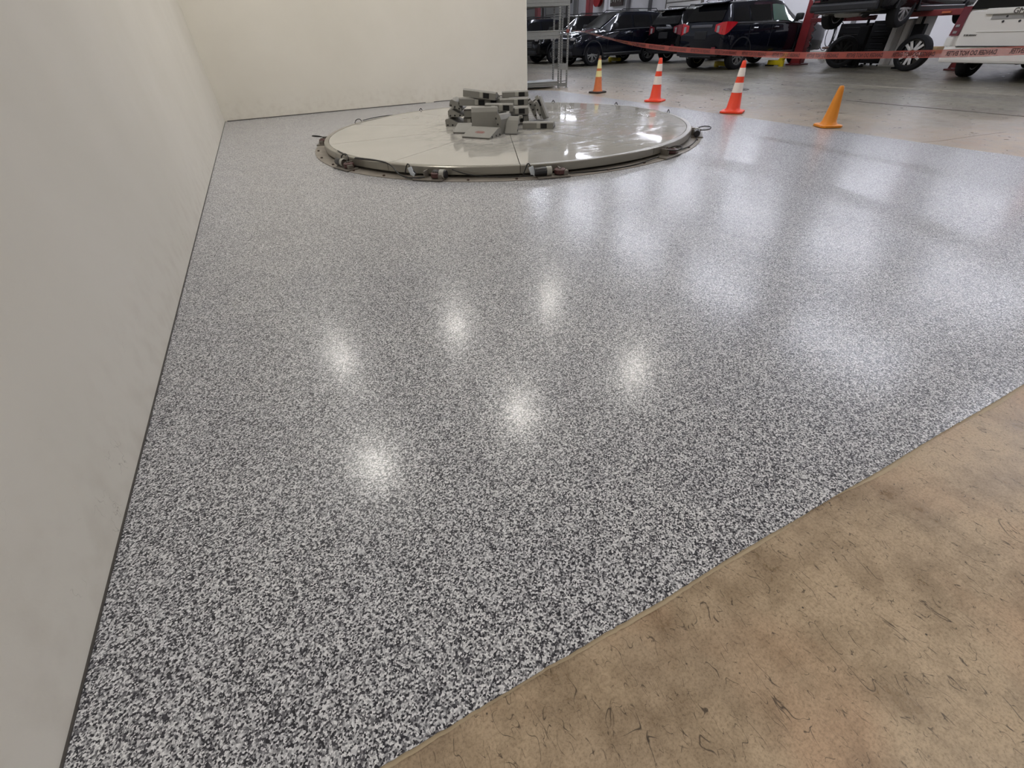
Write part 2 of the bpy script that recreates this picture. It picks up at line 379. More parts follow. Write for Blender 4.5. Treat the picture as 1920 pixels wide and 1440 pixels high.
# workshop wall fittings (far, small)
PANELW = pmat('overhead_door_white', (214, 212, 208), .5)
PANELD = pmat('door_frame_grey', (112, 106, 100), .5)
def far_door(name, y0, y1, label):
    d = MB().box((25.94, (y0 + y1) / 2, 1.55), (.1, y1 - y0 + .3, 3.1)).build(name, PANELD)
    struct(d, label)
    for k in range(5):
        MB().cbox((25.87, (y0 + y1) / 2, .32 + k * .6), (.06, y1 - y0, .55), .02).build('panel', PANELW, d)
far_door('door_1', 42.2, 45.6, 'white sectional overhead door far left behind the rack')
far_door('door_2', 46.4, 49.8, 'white sectional overhead door next to the back wall end')
far_door('door_3', 26.5, 29.5, 'white sectional overhead door behind the parked vehicles')
for i, (y, w_, c) in enumerate(((36.3, .35, (236, 234, 236)), (40.6, .5, (150, 148, 146)), (33.6, .25, (120, 116, 118)), (31.2, .16, (100, 98, 100)), (24.8, .5, (140, 138, 140)), (16.6, .12, (120, 118, 120)))):
    struct(MB().box((25.9, y, 2.4), (.2, w_, 4.8)).build('trim_%d' % (6 + i), pmat('pilaster_%d' % i, c, .5)))

# ------------------------------------------------------------------ lights
PANE = pmat('lit_panel_diffuser', (255, 255, 255), .6, emit=((255, 251, 244), PANEL_POWER))
TUBE = pmat('lit_strip_tube', (255, 255, 255), .6, emit=((236, 240, 255), BAY_POWER))
FRAME = pmat('fixture_white', (225, 225, 225), .5)
def panel_light(x, y, label):
    t = tag(empty('ceiling_light', (x, y, 4.62)), label, 'light', 'round bay lights over the coated floor')
    MB().lathe([(.20, .0), (.20, .03), (.12, .09), (.10, .18), (0, .18)], 24).build('housing', FRAME, t, 40)
    MB().lathe([(0, .005), (.165, .005), (.18, .012)], 24).build('diffuser', PANE, t)
for x, nx in ((-.15, 'left'), (2.7, 'middle'), (5.45, 'right')):
    for y, ny in ((-1.6, 'row behind the camera'), (5.6, 'second row'), (9.2, 'row by the back wall')):
        panel_light(x, y, 'round bay light above the coated floor, %s column, %s' % (nx, ny))
def strip_light(x, y, label):
    t = tag(empty('strip_light', (x, y, 4.6)), label, 'light', 'strip lights over the workshop')
    MB().cbox((0, 0, .1), (.24, 2.5, .1), .02).build('housing', FRAME, t)
    for s in (-1, 1): MB().cbox((s * .06, 0, .03), (.05, 2.4, .04), .012).build('tube', TUBE, t)
for x, nx in ((10.1, 'nearest aisle'), (15.4, 'over the parked cars'), (22.6, 'along the far wall')):
    for k in range(9):
        strip_light(x, .5 + k * 3.6 if k < 8 else 36, 'twin tube strip light %s, number %s from the right' % (nx, ('one', 'two', 'three', 'four', 'five', 'six', 'seven', 'eight', 'nine')[k]))

# ------------------------------------------------------------------ turntable
TC = (3.157, 6.708); TR = 2.60; TH = .11
tt = tag(empty('car_turntable', (TC[0], TC[1], .005)), 'large round glossy grey vehicle turntable set on the flake floor', 'turntable')
PL = pmat('dirty_skirt_steel', (132, 125, 116), .55, metal=.1, vary=.35, scale=7)
BOLT = pmat('rust_bolt', (70, 52, 44), .6)
skirt = MB().lathe([(2.30, .0), (2.745, .0), (2.745, .006), (2.30, .006), (2.30, 0)], 96).build('base_ring', PL, tt, 30)
for k in range(34):
    a = R(k * 360 / 34 + 3)
    MB().lathe([(0, .018), (.013, .018), (.015, .006), (.015, 0)], 8, c=(2.70 * math.cos(a), 2.70 * math.sin(a), .0)).build('bolt', BOLT, skirt)
MB().lathe([(2.47, .004), (2.47, .08)], 96).build('under_frame', pmat('under_frame_dark', (34, 28, 26), .8), tt, 30)
seams = [-145.5, -112.5, -76, -42, -5, 36, 71, 107, 141, 178]
for i, a in enumerate(seams):
    a0 = a; a1 = seams[(i + 1) % 10] + (360 if i == 9 else 0); g = .10
    n = 12; ring = [(math.cos(R(a0 + g + (a1 - a0 - 2 * g) * k / n)), math.sin(R(a0 + g + (a1 - a0 - 2 * g) * k / n))) for k in range(n + 1)]
    am = R((a0 + a1) / 2); ins = (math.cos(am) * .008, math.sin(am) * .008)
    o = MB().plate([ins] + [(x * 2.535, y * 2.535) for x, y in ring], TH - .012, TH).build('deck_panel', PLAT, tt)
    prof = [(2.54, TH - .02), (2.54, TH + .001), (2.592, TH + .001), (2.60, TH - .006), (2.60, .034), (2.57, .034)]
    o = MB().lathe(prof, 14, a0=R(a0 + .06), a1=R(a1 - .06)).build('rim_segment', RIM, tt, 30)
MB().lathe([(0, TH - .016), (2.53, TH - .016)], 64).build('deck_underlay', pmat('seam_dark', (80, 76, 70), .7), tt)

CASTR = pmat('drive_roller_red', (74, 40, 38), .5)
MOTOR = pmat('motor_black', (34, 33, 36), .35)
BRK = pmat('bracket_grey', (120, 114, 106), .45, metal=.4)
TAPEW = pmat('pale_wrap_tape', (206, 212, 218), .4)
CABLE = pmat('black_cable', (28, 27, 28), .5)
def arc_pt(deg, r, z): return Vector((r * math.cos(R(deg)), r * math.sin(R(deg)), z))
def drive_unit(deg, motor=1, loop='up', tape=False, span=14):
    """roller, bracket and geared motor under the rim; local x runs along the rim, y outward"""
    M = Matrix.Rotation(R(deg - 90), 4, 'Z')
    def P(x, y, z): q = M @ Vector((x, 2.60 + y, z)); return q
    rm = M.to_3x3()
    b = MB(); b.cbox(P(0, .085, .012), (.34, .15, .014), .004, rm); b.cbox(P(-.07, .06, .05), (.012, .1, .07), .003, rm); b.cbox(P(.05, .06, .05), (.012, .1, .07), .003, rm)
    b.cbox(P(-.13, .09, .035), (.05, .06, .05), .006, rm)
    u = b.build('drive_unit', BRK, tt)
    MB().lathe([(.0, .075), (.045, .075), (.058, .066), (.058, .030), (.05, .024), (0, .024)], 20, c=P(-.075, .075, 0)).build('roller', CASTR, u, 40)
    MB().lathe([(0, .082), (.018, .082), (.02, .074)], 10, c=P(-.075, .075, 0)).build('axle_cap', BOLT, u)
    if motor:
        ax = rm @ rot('Y', 90)
        s = motor
        MB().lathe([(0, 0), (.036, 0), (.040, .01), (.040, .135), (.034, .145), (0, .145)], 20, ax, P(.045 if s > 0 else -.19, .075, .058)).build('motor', MOTOR, u, 40)
        MB().lathe([(.041, -.006), (.044, -.004), (.044, .045), (.041, .047)], 20, ax, P(.02 if s > 0 else -.165, .075, .058)).build('gear_collar', GREYL, u, 40)
    if tape:
        t = MB(); t.cbox(P(.215, .07, .075), (.05, .012, .075), .005, rm @ rot('Y', 20)); t.cbox(P(.19, .078, .045), (.035, .012, .04), .005, rm @ rot('Y', -30))
        t.build('wrap_tape', TAPEW, u)
    if loop == 'up':
        pts = [P(.10, .06, .07), P(.11, .05, .11), P(.06, .04, .145), P(-.02, .04, .15), P(-.07, .05, .12), P(-.05, .06, .08)]
    elif loop == 'out':
        pts = [P(-.02, .06, .08), P(-.04, .13, .11), P(-.02, .22, .115), P(.04, .25, .10), P(.08, .2, .085), P(.06, .1, .08), P(.03, .06, .07)]
    else:
        pts = [P(.16, .07, .05), P(.22, .06, .10), P(.25, .05, .15), P(.28, .06, .09), P(.3, .05, .04)]
    # smooth the loop
    for _ in range(2):
        q = [pts[0]]
        for a, bq in zip(pts, pts[1:]): q += [a.lerp(bq, .25), a.lerp(bq, .75)]
        pts = q + [pts[-1]]
    MB().tube(pts, .0065, 6).build('cable_loop', CABLE, u, 60)
    return u
for args in ((160, 0, 'out'), (-160, 1, 'up'), (-133, -1, 'tip', True), (-105.5, 1, 'tip', True), (-72, 0, 'out'), (-43, 1, 'out'), (134, 0, 'up'), (-6, 0, 'tip'), (22, 0, 'tip'), (50, 0, 'tip'), (78, 0, 'tip'), (107, 0, 'tip')):
    drive_unit(*args)
def rim_cable(pts, name='rim_cable'):
    P = [arc_pt(d, r, z) for d, r, z in pts]
    for _ in range(2):
        q = [P[0]]
        for a, b_ in zip(P, P[1:]): q += [a.lerp(b_, .25), a.lerp(b_, .75)]
        P = q + [P[-1]]
    MB().tube(P, .006, 6).build(name, CABLE, tt, 60)
rim_cable([(-157, 2.62, .115), (-152, 2.62, .125), (-147, 2.60, .125), (-143.5, 2.63, .1), (-141, 2.70, .03), (-137, 2.73, .016), (-134, 2.69, .03)])
rim_cable([(-157, 2.61, .12), (-151, 2.58, .125), (-145, 2.61, .12), (-142.5, 2.65, .07), (-140, 2.71, .02), (-136, 2.75, .016), (-134, 2.71, .03)])
rim_cable([(-170, 2.55, .118), (-166, 2.57, .12), (-162, 2.60, .118)])
rim_cable([(-128, 2.62, .09), (-125, 2.64, .05), (-120, 2.66, .025), (-112, 2.68, .02), (-106, 2.68, .03)])
rim_cable([(-103, 2.68, .02), (-95, 2.70, .012), (-85, 2.72, .012), (-76, 2.68, .03)])
rim_cable([(-70, 2.68, .03), (-60, 2.70, .012), (-50, 2.70, .012), (-44, 2.68, .03)])
rim_cable([(132, 2.61, .12), (127, 2.60, .125), (120, 2.60, .118), (114, 2.61, .1)])

# ------------------------------------------------------------------ ramp blocks piled on the turntable
SLOT = pmat('slot_black', (14, 13, 14), .8)
def ramp_mesh_parts(Lr=.42, D=.27, hh=.095):
    """long axis x, back face at y=0, slope runs to y=-D (towards the viewer when yaw is 0)"""
    prof = [(0, 0), (0, hh - .012), (-.035, hh), (-.07, hh), (-D, .016), (-D, 0)]
    return prof, Lr, hh, D
ri = [0]
PO = Vector((3.1, 6.65, TH + .005)); PR = Vector((.88, -.475, 0)); PD = Vector((.475, .88, 0)); YAW0 = math.degrees(math.atan2(-.475, .88))
def ramp_block(a, b, z, label, yaw=0, pitch=0, roll=0, Lr=.42, D=.27, hh=.095, slot=.62, face='back', sticker=False):
    t = empty('ramp_block'); t.location = PO + PR * a + PD * b + Vector((0, 0, z))
    t.rotation_euler = (Matrix.Rotation(R(YAW0 + yaw), 3, 'Z') @ Matrix.Rotation(R(pitch), 3, 'Y') @ Matrix.Rotation(R(roll), 3, 'X')).to_euler()
    tag(t, label, 'ramp', 'grey ramp blocks piled on the turntable')
    c = D / 2
    prof = [(c, 0), (c, hh - .014), (c - .022, hh), (c - .075, hh), (-c, .016), (-c, 0)]
    th = .006
    MB().prism(prof, -Lr / 2, Lr / 2).build('body', GREY, t)
    # folded end plates stand a little proud, with notches for the connecting pins
    for s in (-1, 1):
        e_ = MB().prism([(y * .97, .003 + v * .96) for y, v in prof], s * (Lr / 2), s * (Lr / 2 + th)).build('end_plate', GREY, t)
        n_ = MB()
        for q in (-.3, .05, .36): n_.cbox((s * (Lr / 2 + th), q * D, .018), (.006, .022, .02), .003)
        n_.build('pin_hole', SLOT, e_)
    sx = (slot - .5) * Lr
    MB().cbox((sx, c, hh * .46), (.085, .012, hh * .66), .003).build('slot', SLOT, t)
    MB().cbox((sx + .075, c + .003, hh * .5), (.05, .010, hh * .72), .003).build('back_plate', GREYL, t)
    MB().cbox((0, -c, .009), (Lr, .016, .018), .006).build('front_lip', pmat('lip_dark_grey', (96, 94, 90), .5), t)
    if sticker:
        Ms = Matrix.Rotation(math.atan2(hh - .016, D - .075), 3, 'X')
        zc = (hh + .016) / 2; yc = (-c + c - .075) / 2
        q = MB(); n = 28
        for k in range(n):
            a0, a1 = 2 * math.pi * k / n, 2 * math.pi * (k + 1) / n
            q.add([Ms @ Vector((math.cos(aa) * rr, math.sin(aa) * rr * .42, .0012)) + Vector((0, yc, zc)) for aa, rr in ((a0, .072), (a1, .072), (a1, .062), (a0, .062))], [(0, 1, 2, 3)])
        for k in range(9):
            x = -.044 + k * .011
            q.add([Ms @ Vector((x + dx, dy * (.010 + .004 * (k % 3)), .0012)) + Vector((0, yc, zc)) for dx, dy in ((-.004, -1), (.004, -1), (.004, 1), (-.004, 1))], [(0, 1, 2, 3)])
        s_ = q.build('sticker', pmat('faded_red_print', (140, 74, 70), .5), t); s_['label'] = 'faded red oval sticker'
    return t
g = 'grey sheet-metal ramp block '
ramp_block(-.265, -.82, 0, g + 'lying flat in front with a red oval sticker', yaw=-27, Lr=.42, sticker=True, D=.30)
ramp_block(-.235, -.50, .150, g + 'propped up showing its broad face above the stickered block', yaw=-4, roll=60, Lr=.345, D=.26)
ramp_block(.005, -.62, .10, g + 'standing narrow end out just right of the broad propped face', yaw=52, roll=66, Lr=.20, D=.23)
ramp_block(.145, -.66, .082, g + 'tipped forward on its lip, left of the lone block', yaw=-16, roll=44, Lr=.16, D=.23, hh=.06)
ramp_block(.50, -.30, 0, g + 'lying alone at the right of the pile', yaw=170, Lr=.42, slot=.30, D=.22, hh=.09)
ramp_block(-.53, -.42, 0, g + 'low at the front left, half behind the stickered block', yaw=-14, Lr=.26)
ramp_block(-.76, .30, 0, g + 'bottommost of the left stack, end towards the camera', yaw=86, Lr=.42, D=.24, hh=.098)
ramp_block(-.74, .31, .118, g + 'second from the deck in the left stack', yaw=92, Lr=.40, D=.22, hh=.09)
ramp_block(-.72, .30, .225, g + 'tilted, third from the deck in the left stack', yaw=88, roll=20, Lr=.40, D=.19, hh=.09)
ramp_block(-.42, .30, .0, g + 'at the deck between the left stack and the broad face', yaw=178, Lr=.40)
ramp_block(-.41, .28, .105, g + 'in the shade between the left stack and the broad face', yaw=181, Lr=.40, slot=.2)
ramp_block(-.46, .24, .245, g + 'bridging the left stack, its slot facing the camera', yaw=192, pitch=-4, Lr=.44, slot=.28, D=.24)
ramp_block(-.34, .24, .335, g + 'highest of the pile with a large dark slot', yaw=168, pitch=-6, Lr=.48, slot=.28, D=.26)
ramp_block(.15, .34, .325, g + 'topmost of the right stack', yaw=182, Lr=.37, slot=.24, D=.24, hh=.075)
ramp_block(.135, .24, .228, g + 'second from the top of the right stack', yaw=181, Lr=.40, slot=.24, D=.26)
ramp_block(-.10, .34, .235, g + 'wedged in the gap between the two stacks', yaw=184, Lr=.30, slot=.75)
ramp_block(-.06, -.10, .205, g + 'above and behind the broad face, slot at its right', yaw=180, pitch=-2, Lr=.38, slot=.24, D=.26)
ramp_block(.145, .14, .130, g + 'third from the top of the right stack', yaw=184, Lr=.38, slot=.24, D=.27)
ramp_block(-.10, -.10, .10, g + 'mostly hidden under the middle of the pile', yaw=178, Lr=.38, slot=.3)
ramp_block(.16, .22, .02, g + 'in the shadow at the bottom of the right stack', yaw=180, Lr=.36, slot=.3)
ramp_block(.385, .38, .145, g + 'first of the blocks leaning on the right stack', yaw=96, roll=62, Lr=.34, D=.24, hh=.07)
ramp_block(.465, .36, .145, g + 'second of the blocks leaning on the right stack', yaw=92, roll=58, Lr=.36, D=.22, hh=.07)
ramp_block(.545, .40, .15, g + 'outermost of the blocks leaning on the right stack', yaw=150, pitch=-62, Lr=.28, D=.16, slot=.75, hh=.08)

# ------------------------------------------------------------------ traffic cones
ORANGE = pmat('cone_red_orange', (238, 70, 38), .42)
OLDOR = pmat('cone_faded_orange', (206, 112, 62), .55, vary=.15, scale=12)
PLAINOR = pmat('cone_orange', (226, 140, 34), .45, vary=.08, scale=10)
COLW = pmat('collar_white', (238, 228, 222), .35)
COLY = pmat('collar_cream', (232, 222, 160), .4)
CB = pmat('cone_base_black', (52, 42, 36), .7)
def cone(x, y, label, h=.71, rb=.115, rt=.026, base=.36, rz=20, mat=ORANGE, bmat=None, collars=(), cmat=COLW, capmat=None):
    t = tag(empty('traffic_cone', (x, y, 0), R(rz)), label, 'cone', 'traffic cones along the coating edge')
    k = base / 2; c = k * .28
    zb = .006
    poly = [(k - c, -k), (k, -k + c), (k, k - c), (k - c, k), (-k + c, k), (-k, k - c), (-k, -k + c), (-k + c, -k)]
    b = MB().plate(poly, zb, .028)
    n = len(poly); b.add([(px, py, .028) for px, py in poly] + [(px * .86, py * .86, .036) for px, py in poly], [(i, (i + 1) % n, n + (i + 1) % n, n + i) for i in range(n)] + [tuple(range(n, 2 * n))])
    b.build('base', bmat or mat, t)
    f = MB()
    for sx, sy in ((1, 1), (1, -1), (-1, 1), (-1, -1)): f.cbox((sx * k * .62, sy * k * .62, .004), (k * .36, k * .36, .009), .002)
    f.build('foot', bmat or mat, t)
    rad = lambda z: rb + (rt - rb) * (z / h)
    zt = h - .05 * h / .71
    prof = [(rb * 1.18, .03), (rb * 1.06, .045), (rad(.07), .07), (rad(h * .5), h * .5), (rad(zt), zt)]
    if capmat: MB().lathe(prof, 28).build('body', mat, t, 40)
    else: MB().lathe(prof + [(rad(h) * .98, h - .012), (rad(h) * .7, h), (rad(h) * .4, h), (rad(h) * .36, h - .05)], 28).build('body', mat, t, 40)
    if capmat: MB().lathe([(rad(zt) * 1.02, zt), (rad(h) * .98, h - .012), (rad(h) * .7, h), (rad(h) * .4, h), (rad(h) * .36, h - .05)], 24).build('tip', capmat, t, 40)
    else:
        # pierced carrying eye near the tip
        MB().lathe([(0, -.031), (.009, -.031), (.009, .031), (0, .031)], 12, rot('Z', -rz - 58) @ rot('Y', 90), (0, 0, h - .032)).build('tip_eye', pmat('eye_dark', (70, 22, 16), .8), t)
    for z0, z1 in collars:
        MB().lathe([(rad(z0) + .0005, z0), (rad(z0) + .003, z0 + .002), (rad(z1) + .003, z1 - .002), (rad(z1) + .0005, z1)], 28).build('collar', cmat, t, 40)
    return t
cone(7.28, 10.29, 'faded orange cone with cream collars and a dark base, farthest in the row', .71, .105, .024, .34, 12, OLDOR, CB, ((.315, .43), (.475, .635)), COLY, pmat('cone_tip_dark', (104, 84, 66), .6))
cone(7.17, 8.12, 'red orange cone with two white collars, left one of the bright pair', .71, .115, .03, .35, 28, ORANGE, None, ((.285, .42), (.50, .615)))
cone(7.09, 6.08, 'red orange cone with two white collars, right one beside the floor drain', .71, .115, .03, .35, 32, ORANGE, None, ((.285, .42), (.50, .615)))
cone(7.00, 4.33, 'short plain orange cone without collars near the flake floor edge', .475, .098, .03, .285, 62, PLAINOR)
cone(7.07, 1.96, 'cone with a black base cut off by the right edge of the photo', .71, .115, .03, .36, 15, ORANGE, CB, ((.285, .42), (.50, .615)))

# ------------------------------------------------------------------ floor drain
dr = tag(empty('floor_drain', (9.83, 8.47, 0)), 'dark round drain cover set in the concrete behind the cone', 'drain')
MB().lathe([(.24, 0), (.24, .006), (.275, .006), (.275, 0)], 32).build('ring', pmat('drain_iron', (72, 68, 66), .6), dr)
MB().lathe([(0, .004), (.235, .004), (.235, 0)], 32).build('cover', pmat('drain_cover', (100, 94, 88), .6), dr)
for k in range(10):
    a = 2 * math.pi * k / 10
    MB().cbox((.16 * math.cos(a), .16 * math.sin(a), .005), (.07, .022, .004), .001, Matrix.Rotation(a, 3, 'Z')).build('slot', SLOT, dr)

# ------------------------------------------------------------------ steel rack behind the wall end
RX, RY = Vector((-.957, .289, 0)), Vector((.289, .957, 0))    # along the rack, away from the camera
rk = tag(empty('steel_rack', (7.45, 11.99, 0)), 'tall galvanised steel rack of perforated posts behind the wall end', 'rack')
def post(p):
    b = MB(); M = Matrix((RX, RY, Vector((0, 0, 1)))).transposed()
    b.box(p + Vector((0, 0, 1.6)), (.045, .006, 3.2), M); b.box(p + RX * -.022 + RY * .02 + Vector((0, 0, 1.6)), (.006, .045, 3.2), M)
    o = b.build('post', STEEL, rk)
    h_ = MB()
    for k in range(52): h_.box(p + RX * .006 + RY * -.0035 + Vector((0, 0, .06 + k * .05)), (.012, .003, .022), M)
    h_.build('perforation', SLOT, o); 
    MB().box(p + Vector((0, 0, .004)), (.08, .07, .008), M).build('foot_plate', STEEL, o)
for u in (0, .225, 1.9, 2.1):
    for v in (0, .6): post(RX * u + RY * v)
MR = Matrix((RX, RY, Vector((0, 0, 1)))).transposed()
for z, hgt, u0, u1 in ((1.12, .17, .24, 1.9), (1.74, .16, .0, 2.1), (.10, .10, .24, 1.9)):
    for v in (-.006, .6):
        q = RX * ((u0 + u1) / 2) + RY * v + Vector((0, 0, z))
        b = MB(); b.cbox(q, (u1 - u0, .03, hgt), .006, MR); b.cbox(q + Vector((0, 0, hgt * .42)) - RY * .014, (u1 - u0, .03, .02), .005, MR)
        b.cbox(q - Vector((0, 0, hgt * .05)) - RY * .014, (u1 - u0, .016, .012), .004, MR)
        b.build('beam', STEEL, rk)
    q = RX * ((u0 + u1) / 2) + RY * .3 + Vector((0, 0, z + hgt * .42))
    MB().cbox(q, (u1 - u0, .6, .025), .006, MR).build('shelf', STEEL, rk)
for z, hh in ((.46, .13), (.07, .08), (1.19, .02), (.145, .02)):
    MB().cbox(RX * .112 + Vector((0, 0, z)) - RY * .004, (.225, .008, hh), .003, MR).build('gusset', STEEL, rk)
MB().cbox(RX * .09 + RY * .1 + Vector((0, 0, 1.75)), (.34, .2, .09), .01, MR).build('beam_end', TRIMB, rk)

# ------------------------------------------------------------------ barrier tape
TAPE = pmat('red_barrier_film', (178, 92, 84), .25, alpha=.66, vary=.03)
INKR = pmat('tape_dark_red_print', (66, 16, 16), .4)
tape_pts = [(7.44, 11.96, 1.19), (7.40, 11.3, 1.155), (7.36, 10.71, 1.095), (7.33, 9.68, .965), (7.3, 8.78, .888), (7.3, 7.71, .828), (7.3, 6.26, .785), (7.3, 5.3, .772), (7.3, 4.52, .782), (7.3, 3.87, .798), (7.3, 3.32, .815), (7.3, 2.77, .842), (7.3, 1.9, .89), (7.3, .9, .95), (7.3, .32, .99)]
P = [Vector(p) for p in tape_pts]
fine = []
for i in range(len(P) - 1):
    p0, p1, p2, p3 = P[max(i - 1, 0)], P[i], P[i + 1], P[min(i + 2, len(P) - 1)]
    for k in range(12):
        t_ = k / 12
        fine.append(.5 * ((2 * p1) + (-p0 + p2) * t_ + (2 * p0 - 5 * p1 + 4 * p2 - p3) * t_ ** 2 + (-p0 + 3 * p1 - 3 * p2 + p3) * t_ ** 3))
fine.append(P[-1])
arc = [0]
for a, b_ in zip(fine, fine[1:]): arc.append(arc[-1] + (b_ - a).length)
def tw(y): return R(78) * max(0, min(1, (y - 8.2) / 3.2)) + R(10) * math.sin(y * 2.1)
def tape_frame(s):
    i = 0
    import bisect
    i = max(0, min(len(fine) - 2, bisect.bisect(arc, s) - 1)); f_ = (s - arc[i]) / (arc[i + 1] - arc[i])
    p = fine[i].lerp(fine[i + 1], f_); t_ = (fine[i + 1] - fine[i]).normalized()
    n_ = t_.cross(Vector((0, 0, 1))).normalized(); up = n_.cross(t_)
    a = tw(p.y); u = up * math.cos(a) + n_ * math.sin(a)
    return p, u, u.cross(t_)
tp = empty('barrier_tape', (7.3, 6, .8)); tag(tp, 'red DANGER DO NOT ENTER barrier tape strung across behind the cones', 'tape')
off = Vector((7.3, 6, .8)); Wt = .078
b = MB(); vs = []; fs = []
for i, s in enumerate(arc):
    p, u, n_ = tape_frame(min(s, arc[-1] - 1e-4))
    vs += [p - u * Wt / 2 - off, p + u * Wt / 2 - off]
for i in range(len(arc) - 1): fs.append((2 * i, 2 * i + 2, 2 * i + 3, 2 * i + 1))
b.add(vs, fs).build('film', TAPE, tp, 80)
tv, tf = text_mesh('DANGER DO NOT ENTER', .058, bold=.0016)
tx1 = max(v[0] for v in tv); scx = .47 / tx1
s0 = arc[-1] - .35
k = 0
while s0 - .47 > 1.6:
    vs = []
    for x, y, _ in tv:
        # the print is read from the far side, so it shows mirrored from the cones' side
        p, u, n_ = tape_frame(s0 - x * scx)
        sd = 1 if n_.x < 0 else -1
        vs.append(p + u * (y - .0205) * 1.05 + n_ * sd * .0012 - off)
    MB().add(vs, tf).build('lettering', INKR, tp)
    s0 -= .58; k += 1
tail = MB(); q0 = Vector((7.43, 11.93, 1.18))
tp_pts = [q0, q0 + Vector((-.03, -.01, -.12)), q0 + Vector((-.07, 0, -.26)), q0 + Vector((-.05, .01, -.42))]
vs = [];
for i, p in enumerate(tp_pts):
    ww = Vector((.5, .87, 0)) * (.02 if i < 3 else .008); vs += [p - ww - off, p + ww - off]
tail.add(vs, [(2 * i, 2 * i + 2, 2 * i + 3, 2 * i + 1) for i in range(3)]).build('loose_tail', TAPE, tp)
kn = MB(); kn.lathe([(.036, -.035), (.040, 0), (.036, .035)], 12, None, Vector((7.44, 12.0, 1.18)) - off); kn.build('knot', TAPE, tp)
st = tag(empty('barrier_post', (7.3, .30, 0)), 'thin grey post with round foot holding the right end of the tape, outside the photo', 'post')
MB().lathe([(0, 1.08), (.02, 1.08), (.02, .03), (.16, .022), (.17, 0), (0, 0)], 20).build('pole', STEEL, st, 40)

# ------------------------------------------------------------------ wheels
def wheel_mb(r=.385, wd=.255, ri=.25):
    """tyre about the y axis"""
    h = wd / 2
    prof = [(ri, -h * .8), (ri + .02, -h), (r - .05, -h), (r - .012, -h * .86), (r, -h * .6), (r, h * .6), (r - .012, h * .86), (r - .05, h), (ri + .02, h), (ri, h * .8), (ri, -h * .8)]
    return MB().lathe(prof, 36, rot('X', 90))
def rim_mb(ri=.25, wd=.255, spokes=5, double=True, side=-1, split=False):
    M = rot('X', 90); h = wd / 2 * .78; b = MB(); o_ = MB() if split else b
    o_.lathe([(ri, -h), (ri - .012, -h), (ri - .02, -h * .3), (ri - .02, h), (ri, h)], 32, M)
    if split: o_.lathe([(0, h * .3), (ri - .018, h * .3)], 28, M)
    for k in range(spokes):
        for o in ((-.22, .22) if double else (0,)):
            a = 2 * math.pi * k / spokes + o + math.pi / 2
            Ms = Matrix.Rotation(a, 3, 'Y')
            ca = Ms @ Vector((ri * .60, 0, 0)); wd_ = .062 if split else .042
            b.cbox((ca.x, side * h * .82, ca.z), (ri * .74, .035, wd_), .008, Ms)
    o_.lathe([(0, h * .95), (.055, h * .95), (.07, h * .7), (.07, 0)], 20, rot('X', 90 if side < 0 else -90))
    return (b, o_) if split else b
def back_mb(ri=.25, wd=.255):
    return MB().lathe([(0, 0), (ri - .018, 0)], 28, rot('X', 90))

# ------------------------------------------------------------------ SUVs
def lerp_st(sts, x):
    if x <= sts[0][0]: return sts[0]
    for a, b_ in zip(sts, sts[1:]):
        if x <= b_[0]:
            t_ = (x - a[0]) / (b_[0] - a[0]); return tuple(a[i] + (b_[i] - a[i]) * t_ for i in range(len(a)))
    return sts[-1]
#        x     zb   w    zbelt wb   ztop  wt
EXP = [(-2.50, .46, .86, 1.12, .86, 1.24, .80), (-2.44, .36, .94, 1.16, .93, 1.32, .79), (-2.34, .33, .97, 1.19, .95, 1.47, .755), (-2.20, .32, .985, 1.20, .96, 1.65, .70), (-2.06, .32, .99, 1.20, .965, 1.72, .68),
       (-1.2, .31, 1.0, 1.19, .975, 1.765, .675), (-.2, .31, 1.0, 1.18, .975, 1.775, .685), (.15, .31, 1.0, 1.17, .975, 1.735, .68), (.62, .31, 1.0, 1.15, .97, 1.47, .72), (1.12, .31, 1.0, 1.12, .965, 1.22, .78),
       (1.32, .31, .995, 1.10, .96, 1.19, .80), (2.1, .32, .98, 1.04, .94, 1.13, .78), (2.38, .34, .93, .94, .90, 1.05, .74), (2.48, .36, .87, .82, .84, .93, .70), (2.52, .42, .80, .70, .78, .76, .66)]
YUK = [(-2.60, .50, .95, 1.00, .94, 1.16, .90), (-2.57, .46, 1.0, 1.06, .99, 1.22, .90), (-2.50, .44, 1.01, 1.12, .99, 1.55, .82), (-2.42, .42, 1.01, 1.13, .99, 1.83, .76), (-2.2, .42, 1.01, 1.13, .99, 1.90, .745),
       (-.2, .42, 1.01, 1.12, .99, 1.93, .745), (.5, .42, 1.01, 1.11, .99, 1.90, .74), (1.0, .42, 1.01, 1.11, .985, 1.56, .78), (1.45, .42, 1.01, 1.11, .98, 1.24, .83), (1.6, .42, 1.0, 1.09, .98, 1.22, .85),
       (2.4, .44, .98, 1.04, .96, 1.14, .84), (2.56, .46, .93, .9, .9, 1.0, .82), (2.60, .52, .88, .8, .86, .86, .8)]
def densify(sts, n=3):
    out = []
    for a, b_ in zip(sts, sts[1:]):
        for k in range(n): out.append(tuple(a[i] + (b_[i] - a[i]) * k / n for i in range(7)))
    return out + [sts[-1]]
def section(st):
    x, zb, w_, zl, wb, zt, wt = st
    zm = (zb + zl) / 2
    half = [(.70 * w_, zb), (.95 * w_, zb + .05), (w_, zb + .2), (w_ + .008, zm + .1), (wb + .012, zl - .06), (wb, zl), (wt + .03, max(zl + .01, zt - .085)), (wt - .02, max(zl + .02, zt - .03)), (wt * .72, zt), (0, zt + .018)]
    return [(-y, z) for y, z in half[:-1]] + [(0, half[-1][1])] + [(y, z) for y, z in half[:-1]][::-1]
